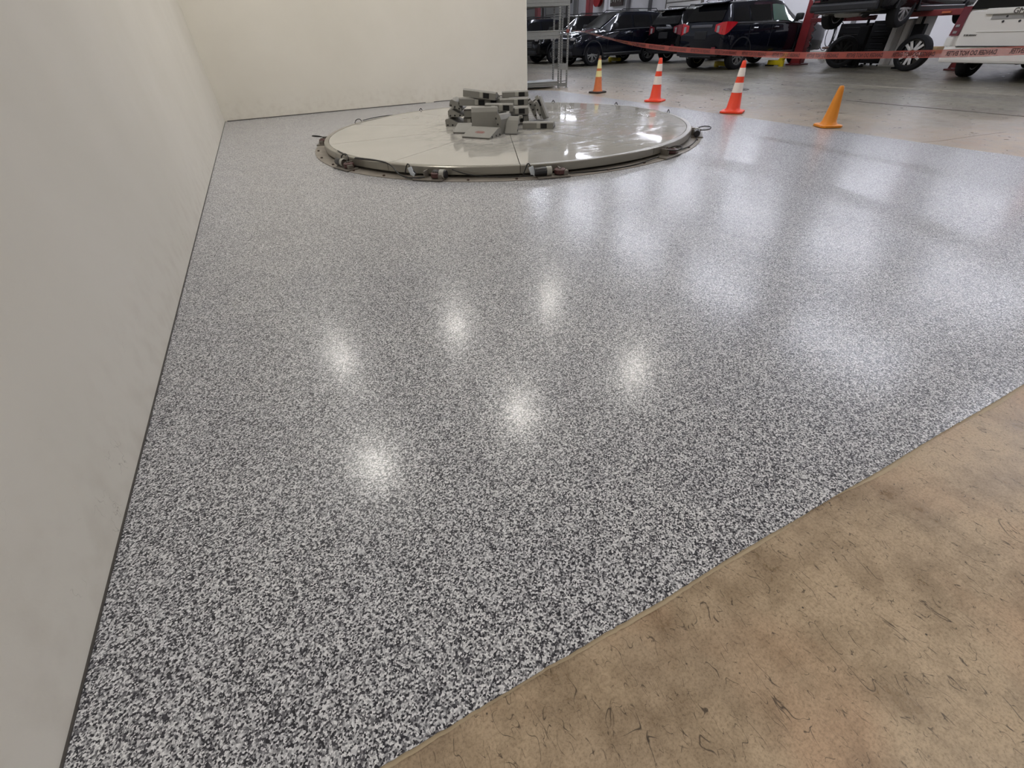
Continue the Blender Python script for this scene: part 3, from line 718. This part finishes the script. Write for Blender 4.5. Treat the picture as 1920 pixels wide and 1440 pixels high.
def side_pt(sts, x, t_, sgn, o=.008):
    _, zb, w_, zl, wb, zt, wt = lerp_st(sts, x)
    za, zc = zl, max(zl + .01, zt - .085)
    return Vector((x, sgn * (wb + (wt + .03 - wb) * t_ + o), za + (zc - za) * t_))
def patch(mb, quad, nx, ny, fn, thick):
    """bilinear grid over quad in parameter space, mapped by fn(u, v, offset), closed into a thin slab"""
    def pt(i, j, o):
        s, q = i / nx, j / ny
        a = [quad[0][k] * (1 - s) + quad[1][k] * s for k in (0, 1)]; c = [quad[3][k] * (1 - s) + quad[2][k] * s for k in (0, 1)]
        return fn(a[0] * (1 - q) + c[0] * q, a[1] * (1 - q) + c[1] * q, o)
    vs = [pt(i, j, o) for o in (0, thick) for j in range(ny + 1) for i in range(nx + 1)]; n = (nx + 1) * (ny + 1); fs = []
    for j in range(ny):
        for i in range(nx):
            a = j * (nx + 1) + i; fs += [(a, a + 1, a + nx + 2, a + nx + 1), (n + a, n + a + nx + 1, n + a + nx + 2, n + a + 1)]
    bd = [i for i in range(nx + 1)] + [(j + 1) * (nx + 1) + nx for j in range(ny)] + [ny * (nx + 1) + i for i in range(nx - 1, -1, -1)] + [j * (nx + 1) for j in range(ny - 1, 0, -1)]
    for a, c in zip(bd, bd[1:] + bd[:1]): fs.append((a, c, n + c, n + a))
    mb.add(vs, fs); return mb
def arch_cut(o, xs, zc, rad, wy):
    c = MB()
    for x in xs:
        for s in (-1, 1): c.lathe([(0, -.20), (rad, -.20), (rad, .20), (0, .20)], 28, rot('X', 90), (x, s * (wy - .1), zc))
    k = c.build('cutter', BLACK)
    md = o.modifiers.new('arches', 'BOOLEAN'); md.object = k; md.operation = 'DIFFERENCE'; md.solver = 'EXACT'
    dg = bpy.context.evaluated_depsgraph_get(); me = bpy.data.meshes.new_from_object(o.evaluated_get(dg))
    o.modifiers.clear(); old = o.data; o.data = me; bpy.data.meshes.remove(old); bpy.data.objects.remove(k)
    me.shade_smooth(); me.set_sharp_from_angle(angle=R(32))
def suv(label, x, y, rz, sts=EXP, paint=NAVY, z=0, kind='explorer', front_glass=GLASS, wheel_mat=ALLOY, axles=(-1.42, 1.55), wr=.385, group='parked SUVs in the service bays', spokes=5, name='suv', tail=TAILD):
    t = tag(empty(name, (x, y, z), R(rz)), label, 'car', group)
    secs = [section(s) for s in densify(sts)]; xs_ = [s[0] for s in densify(sts)]; n = len(secs[0])
    b = MB(); vs = [(xx, yy, zz) for xx, sc in zip(xs_, secs) for yy, zz in sc]; fs = []
    for i in range(len(secs) - 1):
        for k in range(n): fs.append((i * n + k, i * n + (k + 1) % n, (i + 1) * n + (k + 1) % n, (i + 1) * n + k))
    fs += [tuple(range(n)), tuple(range((len(secs) - 1) * n, len(secs) * n))]
    body = b.add(vs, fs).build('body', paint, t, 32)
    arch_cut(body, axles, wr, wr + .065, 1.0)
    MB().box((0, 0, .36 if sts is EXP else .46), (4.3, 1.5, .12)).build('underbody', TRIMB, t)
    # dark arch lips and sills
    lip = MB()
    for ax in axles:
        for s in (-1, 1):
            lip.lathe([(wr + .058, -.012), (wr + .095, -.012), (wr + .095, .012), (wr + .058, .012), (wr + .058, -.012)], 20, rot('X', 90) @ Matrix.Identity(3), (ax, s * 1.0, wr), a0=R(200) if False else 0, a1=R(180))
    lp = lip.build('arch_trim', TRIMB if kind != 'yukon' else paint, t, 40)
    for s in (-1, 1):
        MB().cbox(((axles[0] + axles[1]) / 2, s * .99, sts[5][1] + .06), (axles[1] - axles[0] - 2 * wr - .15, .05, .12), .015).build('sill', TRIMB, t)
        if kind == 'explorer': MB().cbox(((axles[0] + axles[1]) / 2, s * 1.02, sts[5][1] + .10), (axles[1] - axles[0] - 2 * wr - .25, .02, .022), .006).build('sill_strip', CHROME, t)
    # windows
    x0 = -2.16 if kind != 'yukon' else -2.36
    wins = [('quarter_window', [(x0, .10), (-1.47, .10), (-1.47, .88), (x0 + .10, .88)]), ('rear_door_window', [(-1.39, .10), (-.50, .10), (-.50, .90), (-1.39, .90)]), ('front_door_window', [(-.40, .10), (.66, .10), (.18, .90), (-.40, .90)])]
    for s in (-1, 1):
        for nm, q in wins:
            patch(MB(), q, 6, 3, lambda u, v, o, s=s: side_pt(sts, u, v, s, .004 + o), .008).build(nm, front_glass if nm == 'front_door_window' else GLASS, t, 40)
        # bright belt moulding and door gaps
        m_ = MB(); patch(m_, [(x0, -.02), (1.25, -.02), (1.25, .05), (x0, .05)], 14, 1, lambda u, v, o, s=s: side_pt(sts, u, v, s, .004 + o), .012); m_.build('belt_moulding', TRIMB, t, 40)
        gp = MB()
        for gx in (-1.43, -.45, .84):
            st = lerp_st(sts, gx)
            gp.box((gx, s * (st[2] + .004), (st[1] + .25 + st[3] - .06) / 2), (.012, .014, st[3] - .31 - st[1]))
        gp.build('door_gap', TRIMB, t)
        for hx in (-1.20, -.25):
            MB().cbox((hx, s * 1.01, 1.06), (.20, .03, .035), .012).build('door_handle', CHROME if kind == 'explorer' else paint, t)
        mr = MB(); mr.cbox((.60, s * 1.10, 1.30), (.14, .24, .18), .05); mr.cbox((.62, s * .99, 1.21), (.08, .12, .06), .02); mr.build('mirror', TRIMB if kind != 'yukon' else paint, t, 40)
        rl = MB(); zt = lerp_st(sts, -.6)[5]
        rl.tube([(-1.95, s * .60, zt - .04), (-1.85, s * .60, zt + .055), (-.1, s * .60, zt + .065), (.05, s * .60, zt - .01)], .016, 8); rl.build('roof_rail', TRIMB, t, 40)
    top = lambda u, v, o: Vector((u, v * lerp_st(sts, u)[6] * .86, lerp_st(sts, u)[5] + .022 - .02 * abs(v) + o))
    patch(MB(), [(.22, -.98), (1.08, -1.0), (1.08, 1.0), (.22, .98)] if kind != 'yukon' else [(.55, -.98), (1.40, -1.0), (1.40, 1.0), (.55, .98)], 8, 8, top, .008).build('windshield', GLASS, t, 40)
    if kind == 'yukon': rear = lambda u, v, o: Vector((-2.585 + (u - 1.22) * .235 - o, v * (.86 - .12 * (u - 1.22) / .6), u))
    else: rear = lambda u, v, o: Vector((lerp_x(sts, u) - .012 - o, v * (.78 - .10 * (u - 1.26) / .4), u))
    def lerp_x(ss, zz):
        for a, c in zip(ss, ss[1:]):
            if a[5] <= zz <= c[5]: return a[0] + (c[0] - a[0]) * (zz - a[5]) / (c[5] - a[5])
        return ss[0][0]
    zr = (1.27, 1.65) if kind != 'yukon' else (1.235, 1.80)
    patch(MB(), [(zr[0], -1), (zr[1], -1), (zr[1], 1), (zr[0], 1)], 6, 4, rear, .012).build('rear_window', GLASS, t, 40)
    if kind != 'yukon':
        MB().cbox((-2.20, 0, 1.725), (.34, 1.26, .035), .015, rot('Y', -8)).build('spoiler', paint, t)
        wp = MB(); wp.cbox((-2.425, -.05, 1.24), (.02, .5, .015), .004, rot('X', 4)); wp.build('rear_wiper', TRIMB, t)
        ap = MB(); ap.cbox((-2.508, 0, 1.15), (.03, .92, .07), .014); ap.build('tailgate_bar', pmat('smoked_chrome', (104, 104, 108), .3, metal=.5), t)
        MB().cbox((-2.50, 0, .92), (.02, .52, .20), .01).build('plate_recess', TRIMB, t)
        MB().cbox((-2.53, 0, .46), (.14, 1.74, .18), .05).build('rear_bumper', TRIMB, t)
        MB().cbox((-2.58, 0, .37), (.06, 1.40, .05), .015).build('bumper_strip', TRIMB, t)
        for s in (-1, 1):
            MB().cbox((-2.58, s * .72, .60), (.02, .16, .045), .008).build('reflector', TAILD, t)
            path = [(-2.515, .58, 1.02, 1.18), (-2.515, .84, .94, 1.235), (-2.45, .962, .92, 1.245), (-2.34, .992, .98, 1.24), (-2.2, 1.0, 1.09, 1.235), (-2.05, 1.0, 1.195, 1.225)]
            tl = MB(); k = len(path)
            ring_ = [(a, c, d, e) for a, c, d, e in path]
            tl.add([(a, s * c, d) for a, c, d, e in ring_] + [(a, s * c, e) for a, c, d, e in ring_] + [(a + .05, s * (c - .05), d) for a, c, d, e in ring_] + [(a + .05, s * (c - .05), e) for a, c, d, e in ring_],
                   [(q, q + 1, k + q + 1, k + q) for q in range(k - 1)] + [(2 * k + q, 3 * k + q, 3 * k + q + 1, 2 * k + q + 1) for q in range(k - 1)] + [(q, 2 * k + q, 2 * k + q + 1, q + 1) for q in range(k - 1)] + [(k + q, k + q + 1, 3 * k + q + 1, 3 * k + q) for q in range(k - 1)] + [(0, k, 3 * k, 2 * k), (k - 1, 3 * k - 1, 4 * k - 1, 2 * k - 1)])
            tk = tl.build('tail_light', tail, t)
            MB().cbox((-2.515, s * .72, 1.07), (.03, .10, .17), .01).build('reversing_lens', LENS, tk)
    # nose
    hz = lerp_st(sts, 2.35)
    MB().cbox((2.50, 0, .74), (.08, 1.02, .26), .04).build('grille', TRIMB, t)
    for k in range(4): MB().cbox((2.545, 0, .65 + k * .06), (.012, .94, .014), .004).build('grille_bar', ALLOY, t)
    MB().cbox((2.48, 0, .44), (.16, 1.66, .17), .05).build('front_bumper', TRIMB, t)
    for s in (-1, 1):
        MB().cbox((2.40, s * .70, .92), (.22, .34, .11), .04, rot('Z', -s * 22)).build('headlight', LENS, t)
    # wheels
    for ax in axles:
        for s in (-1, 1):
            wq = wheel_mb(wr, .25, wr * .66).build('wheel', TYRE, t, 40, (ax, s * .865, wr))
            rim_mb(wr * .66, .25, spokes, True, s).build('rim', wheel_mat, wq, 40)
            back_mb(wr * .66).build('brake_disc', TRIMB, wq)
    MB().tube([(-2.3, 0.62, .33), (-2.0, .60, .34), (-.5, .4, .33)], .035, 8).build('exhaust', ALLOY, t, 40)
    return t

EX_Y = 13.62
suv('navy SUV seen from behind with a bright red tail light, nearest in the bays', 16.05, EX_Y, 0, paint=NAVY, tail=TAIL, front_glass=GLASSL, axles=(-1.73, 1.42) if False else (-1.66, 1.30))
suv('black SUV seen from behind, between the navy SUV and the one facing out', 18.1, 17.75, 0, paint=INK)
suv('dark navy SUV facing out with its wheel behind the cream collared cone', 14.62, 20.0, 180, paint=NAVY)
suv('dark SUV facing out just beyond the outward facing navy one', 14.9, 23.6, 180, paint=INK)
suv('dark SUV facing out, seen through the steel rack', 14.2, 27.2, 180, paint=NAVY)
suv('dark SUV farthest left, seen through the rack beside the wall end', 13.6, 30.8, 180, paint=INK)

# white SUV at the right edge
wx, wy = 16.78, 5.78
ws = suv('white SUV seen from behind at the right edge with tall red tail lights', wx, wy, 0, YUK, WHITEP, 0, 'yukon', axles=(-1.50, 1.55), wr=.40, wheel_mat=ALLOY)
tg = MB()
poly = [(-.84, .66), (-.80, .62), (.80, .62), (.84, .66), (.83, 1.19), (-.83, 1.19)]
tg.add([(-2.595, y, z) for y, z in poly] + [(-2.635, y * .985, z) for y, z in poly], [tuple(range(6)), tuple(range(6, 12))[::-1]] + [(i, (i + 1) % 6, 6 + (i + 1) % 6, 6 + i) for i in range(6)])
tg = tg.build('tailgate', WHITEP, ws)
MB().cbox((-2.66, 0, 1.19), (.05, 1.05, .10), .02).build('handle_bar', WHITEP, tg)
MB().cbox((-2.638, 0, 1.10), (.012, .80, .09), .01).build('recess_shade', pmat('recess_shade_grey', (150, 148, 144), .5), tg)  # grey plate paints the shade in the recess below the handle bar
MB().cbox((-2.640, 0, .86), (.016, 1.1, .018), .008).build('crease', WHITEP, tg)
for bx, bz in ((.17, 1.02), (-.10, 1.02), (.14, 1.10), (-.14, 1.10)):
    MB().lathe([(0, .012), (.018, .012), (.02, 0)], 10, rot('Y', -90), (-2.638, bx - .0, bz)).build('plate_bolt', BLACK, tg)
def badge(txt, size, x, y, z, mat, ext=.006):
    vs, fs = text_mesh(txt, size, ext)
    cx = max(v[0] for v in vs) / 2
    MB().add([(x - v[2], y - (v[0] - cx), z + v[1]) for v in vs], fs).build('badge', mat, tg)
badge('GMC', .125, -2.69, -.07, 1.145, pmat('badge_dark', (64, 58, 54), .4))
badge('SUBURBAN', .045, -2.64, .63, .79, pmat('badge_grey', (88, 86, 80), .4))
for s in (-1, 1):
    q = [(-2.605, .86, .80), (-2.605, .845, 1.26), (-2.56, .93, 1.27), (-2.36, 1.0, 1.22), (-2.36, 1.02, .80), (-2.55, 1.005, .80)]
    tl = MB(); p3 = [Vector((a, s * c, d)) for a, c, d in q]
    lo = [Vector((-2.645, s * .85, .80)), Vector((-2.61, s * 1.035, .80)), Vector((-2.36, s * 1.05, .80))]
    hi = [Vector((-2.605, s * .84, 1.29)), Vector((-2.57, s * 1.01, 1.29)), Vector((-2.36, s * 1.03, 1.26))]
    ib = [Vector((-2.36, s * .86, .80)), Vector((-2.36, s * .84, 1.25))]
    tl.add(lo + hi + ib, [(0, 1, 4, 3), (1, 2, 5, 4), (0, 3, 7, 6), (6, 7, 5, 2), (0, 6, 2, 1), (3, 4, 5, 7)])
    tk = tl.build('tail_light', TAILD, ws)
    for zz in (.86, .97): MB().cbox((-2.63, s * .94, zz), (.03, .07, .045), .01, rot('Z', s * 18)).build('bulb_lens', LENS, tk)
bp = MB(); bp.cbox((-2.63, 0, .475), (.22, 1.94, .29), .05)
bp = bp.build('rear_bumper', WHITEP, ws)
MB().cbox((-2.70, 0, .62), (.12, 1.5, .012), .004).build('step_pad', TRIMB, bp)
for s in (-1, 1): MB().cbox((-2.60, s * .95, .70), (.20, .14, .17), .03).build('bumper_corner', WHITEP, bp)
ax = MB(); ax.tube([(-1.5, -.8, .40), (-1.5, .8, .40)], .05, 10); ax.lathe([(0, -.13), (.12, -.08), (.15, 0), (.12, .08), (0, .13)], 16, rot('Y', 90), (-1.5, 0, .40))
ax.build('rear_axle', TRIMB, ws, 40)
MB().tube([(-2.45, -.55, .36), (-2.0, -.55, .38), (-1.2, -.45, .36)], .04, 8).build('tail_pipe', ALLOY, ws, 40)

# raised vehicle on the lift
lv = suv('dark vehicle raised on the red lift, seen from below', 16.7, 9.5, 0, paint=INK, z=.955, axles=(-1.50, 1.50), group=None, name='raised_suv')
ax = MB(); ax.tube([(-1.5, -.75, .385), (-1.5, .75, .385)], .05, 10); ax.lathe([(0, -.14), (.13, -.08), (.16, 0), (.13, .08), (0, .14)], 16, rot('Y', 90), (-1.5, 0, .385))
ax.tube([(-2.3, .45, .42), (2.0, .45, .40)], .05, 8); ax.tube([(-2.3, -.45, .42), (2.0, -.45, .40)], .05, 8)
ax.build('rear_axle', TRIMB, lv, 40)
mf = MB(); mf.lathe([(0, -.35), (.10, -.33), (.12, 0), (.10, .33), (0, .35)], 16, rot('X', 90), (-2.12, .05, .36)); mf.build('muffler', ALLOY, lv, 40)

# ------------------------------------------------------------------ lifts
def lift_post(x, y, label, arms=(), rz=0):
    t = tag(empty('lift_post', (x, y, 0), R(rz)), label, 'lift', 'red two-post vehicle lifts')
    b = MB(); b.box((0, 0, 1.75), (.04, .30, 3.4)); b.box((.12, .13, 1.75), (.24, .04, 3.4)); b.box((.12, -.13, 1.75), (.24, .04, 3.4))
    b.build('column', RED, t)
    MB().cbox((.10, 0, .02), (.55, .46, .035), .008).build('base_plate', DRED, t)
    bq = MB()
    for s in (-1, 1): bq.prism([(s * .15, .03), (s * .22, .03), (s * .15, .30)], -.01, .01)
    bq.build('gusset', DRED, t)
    return t
lp = lift_post(16.95, 12.40, 'red lift post standing at the right of the navy SUV')
MB().cbox((.05, -.17, 1.9), (.12, .06, .5), .01).build('carriage', TRIMB, lp)
hs = MB()
for k in range(8): hs.tube([(.10, -.20, .25 + k * .2), (.13, -.26 - .03 * (k % 2), .33 + k * .2), (.10, -.21, .42 + k * .2)], .022, 6)
hs.build('hose_guard', TRIMB, lp, 50)
MB().cbox((-.02, .02, 1.72), (.005, .06, .10), .001).build('placard', GREYL, lp)
lp2 = lift_post(17.0, 7.62, 'red lift post mostly hidden behind the white SUV')
MB().cbox((-.02, .12, 1.05), (.36, .34, .5), .02).build('carriage', DRED, lp2)
am = MB(); am.cbox((-.55, .72, 1.22), (.13, 1.35, .13), .015, rot('Z', 12)); am.build('lift_arm', RED, lp2)
MB().cbox((-.60, .55, 1.22), (.135, .18, .04), .004, rot('Z', 12)).build('arm_label', pmat('label_orange', (190, 100, 60), .5), lp2)
MB().lathe([(0, .10), (.06, .10), (.07, 0), (0, 0)], 14, None, (-.68, 1.32, 1.2)).build('lift_pad', DRED, lp2)
am = MB(); am.cbox((.45, .75, 1.22), (.13, 1.4, .12), .015, rot('Z', -28)); am.build('lift_arm', RED, lp2)
for y_, z_ in ((-.65, 1.18), (-1.35, 1.18)):
    am = MB(); am.cbox((-.3, y_ - .25, z_), (.12, 1.3, .11), .015, rot('Z', -10 if y_ > -1 else 30)); am.build('lift_arm', DRED, lp)
lift_post(17.0, 25.5, 'dark red lift post seen just right of the steel rack')
lift_post(17.0, 31.2, 'dark red lift post seen through the steel rack')
# low yellow arms on the floor under the cars
def yellow_arm(x, y, rz, Ly, label, upright=False):
    t = tag(empty('yellow_lift_arm', (x, y, 0), R(rz)), label, 'lift arm')
    MB().cbox((0, 0, .10), (Ly, .16, .13), .02).build('beam', YEL, t)
    MB().lathe([(0, .16), (.07, .16), (.08, .02), (.08, 0), (0, 0)], 14, None, (Ly / 2 - .05, 0, 0)).build('pivot', YEL, t)
    MB().cbox((-Ly / 2 + .05, 0, .02), (.2, .2, .04), .01).build('foot', TRIMB, t)
    if upright: MB().cbox((Ly / 2 - .06, 0, .21), (.34, .14, .13), .03, rot('Y', -50)).build('knuckle', YEL, t)
    return t
yellow_arm(16.25, 12.62, -90, .55, 'yellow lift arm folded on the floor at the red post', True)
yellow_arm(15.05, 13.75, 80, .9, 'yellow beam on the floor under the nearest navy SUV')
yellow_arm(15.4, 20.6, 80, 1.0, 'yellow beam on the floor under the outward facing SUV')

# ------------------------------------------------------------------ things around the raised vehicle
DKG = pmat('cabinet_black', (15, 15, 17), .6, spec=.25)
def cabinet(x, y, sx, sy, h, label, mat, drawers):
    t = tag(empty('tool_cabinet', (x, y, 0)), label, 'cabinet')
    MB().cbox((0, 0, h / 2 + .03), (sx, sy, h - .06), .015).build('carcass', mat, t)
    for k in range(drawers):
        dh = (h - .2) / drawers
        d = MB().cbox((-sx / 2, 0, .12 + dh * (k + .5)), (.03, sy * .9, dh * .9), .006).build('drawer', mat, t)
        MB().cbox((-sx / 2 - .02, 0, .12 + dh * (k + .85)), (.02, sy * .6, .016), .004).build('handle', TRIMB, d)
    for a in (-1, 1):
        for c in (-1, 1): MB().cbox((a * sx * .4, c * sy * .4, .02), (.06, .06, .04), .01).build('foot', BLACK, t)
    return t
cabinet(17.9, 11.15, .6, 1.0, 1.06, 'black tool cabinet standing behind the dark upright stand', DKG, 5)
cabinet(17.9, 10.31, .6, .62, 1.10, 'narrow black tool cabinet next to the grey lockers', DKG, 6)
def locker(x, y, wd, h, label, n):
    t = tag(empty('grey_locker', (x, y, 0)), label, 'locker')
    lm = pmat('locker_grey', (206, 204, 200), .45)
    MB().cbox((0, 0, h / 2), (.5, wd, h), .01).build('carcass', lm, t)
    for k in range(n):
        MB().cbox((-.26, -wd / 2 + wd * (k + .5) / n, h / 2), (.03, wd / n * .8, h - .08), .006).build('door', pmat('locker_door_%d' % (k % 2), (232, 230, 226) if k % 2 == 0 else (176, 173, 169), .45), t)
    return t
locker(17.75, 9.72, .50, 1.12, 'pale grey upright locker with three narrow doors left of the loose wheel', 3)
locker(17.75, 9.27, .24, 1.22, 'taller pale grey locker right behind the loose wheel', 2)
def stand(x, y, h, label):
    t = tag(empty('support_stand', (x, y, 0)), label, 'stand', 'tall black support stands under the raised vehicle')
    MB().lathe([(.05, .03), (.05, h * .6), (.035, h * .6), (.035, h - .06)], 16).build('column', DKG, t, 40)
    MB().cbox((0, 0, h * .42), (.16, .28, h * .80), .02).build('sleeve', DKG, t)
    b = MB(); b.cbox((0, 0, .02), (.42, .42, .04), .01)
    for a in range(4): b.box((.11 * math.cos(a * math.pi / 2), .11 * math.sin(a * math.pi / 2), .10), (.12, .02, .14), Matrix.Rotation(a * math.pi / 2, 3, 'Z'))
    b.build('base', DKG, t)
    s = MB(); s.cbox((0, 0, h - .045), (.12, .34, .04), .01); s.cbox((0, .15, h - .01), (.12, .04, .06), .01); s.cbox((0, -.15, h - .01), (.12, .04, .06), .01)
    s.build('saddle', DRED, t)
    return t
stand(16.85, 10.35, 1.22, 'tall black support stand in front of the black cabinets')
stand(16.95, 8.93, 1.22, 'tall black support stand behind the loose wheel')
def loose_wheel(x, y, rz, lean, label, rmat, group='wheels taken off the raised vehicle'):
    t = tag(empty('loose_wheel', (x, y, 0), R(rz)), label, 'wheel', group)
    M = Matrix.Rotation(R(lean), 4, 'X')
    o = wheel_mb(.395, .27, .285).build('tyre', TYRE, t, 40, (0, 0, .40))
    sp_, bq_ = rim_mb(.285, .27, 5, True, -1, split=True)
    r_ = sp_.build('rim', rmat, t, 40, (0, 0, .40))
    b_ = bq_.build('rim_barrel', SLOT if rmat is SLOT else INK, t, 40, (0, 0, .40))
    for q in (o, r_, b_): q.rotation_euler = (R(lean), 0, 0)
    return t
loose_wheel(16.15, 8.42, -84, -4, 'loose wheel with white split spokes standing on the floor', ALLOYW)
loose_wheel(16.32, 10.50, -55, -3, 'loose black wheel standing by the black cabinets', SLOT)

# wall-hung reel, hoses and clutter by the far wall
hr = tag(empty('hose_reel', (25.5, 36.9, 3.1)), 'red hose reel hanging high on the far wall', 'hose reel')
MB().lathe([(0, -.14), (.5, -.14), (.5, -.10), (.2, -.08), (.2, .08), (.5, .10), (.5, .14), (0, .14)], 28, rot('Y', 90)).build('drum', pmat('reel_red', (150, 30, 34), .4), hr, 40)
MB().cbox((.2, 0, .5), (.3, .2, .6), .02).build('bracket', DRED, hr)
wp = tag(empty('wall_panel', (25.8, 34.9, 3.0)), 'dark tool panel high on the far wall above the parked SUVs', 'panel')
MB().cbox((0, 0, 0), (.1, 1.5, .9), .02).build('board', pmat('panel_brown', (70, 56, 52), .5), wp)
for k in range(5): MB().cbox((-.08, -.55 + k * .28, .05 * (k % 2)), (.06, .08, .5), .01).build('hung_tool', GREYL, wp)
hh_ = tag(empty('air_hose', (20.3, 13.6, 0)), 'black air hose looped from a hook behind the red lift post', 'hose')
MB().tube([(0, 0, 0), (0, 0, 1.12)], .03, 8).build('stand_pipe', TRIMB, hh_, 40)
MB().cbox((0, 0, .03), (.3, .3, .06), .01).build('foot', TRIMB, hh_)
MB().cbox((0, 0, 1.12), (.16, .2, .14), .03).build('hook_head', GREYL, hh_)
for k, (ry, rz_, dy) in enumerate(((.22, .42, .2), (.14, .30, -.2), (.18, .36, .05))):
    MB().tube([(-.05 - .02 * k, dy + ry * math.sin(q * 2 * math.pi / 24), 1.1 - rz_ + rz_ * math.cos(q * 2 * math.pi / 24)) for q in range(25)], .013, 6).build('hose_loop', TRIMB, hh_, 60)
ch = tag(empty('shop_stool', (19.6, 13.2, 0)), 'low grey shop stool cluttered with rags near the black cabinet', 'stool')
MB().lathe([(0, .40), (.17, .40), (.19, .37), (.17, .34), (0, .34)], 20).build('seat', pmat('stool_brown', (120, 92, 78), .6), ch, 40)
MB().tube([(0, 0, .34), (0, 0, .10)], .025, 8).build('column', GREYL, ch, 40)
for k in range(5):
    a = 2 * math.pi * k / 5; MB().tube([(0, 0, .12), (.2 * math.cos(a), .2 * math.sin(a), .02)], .018, 6).build('leg', GREYL, ch)
bx = tag(empty('wooden_block', (25.0, 12.6, 0)), 'low tan wooden block at the foot of the far wall', 'block')
MB().cbox((0, 0, .1), (.5, 1.0, .2), .02).build('block', pmat('tan_wood', (158, 132, 92), .6), bx)
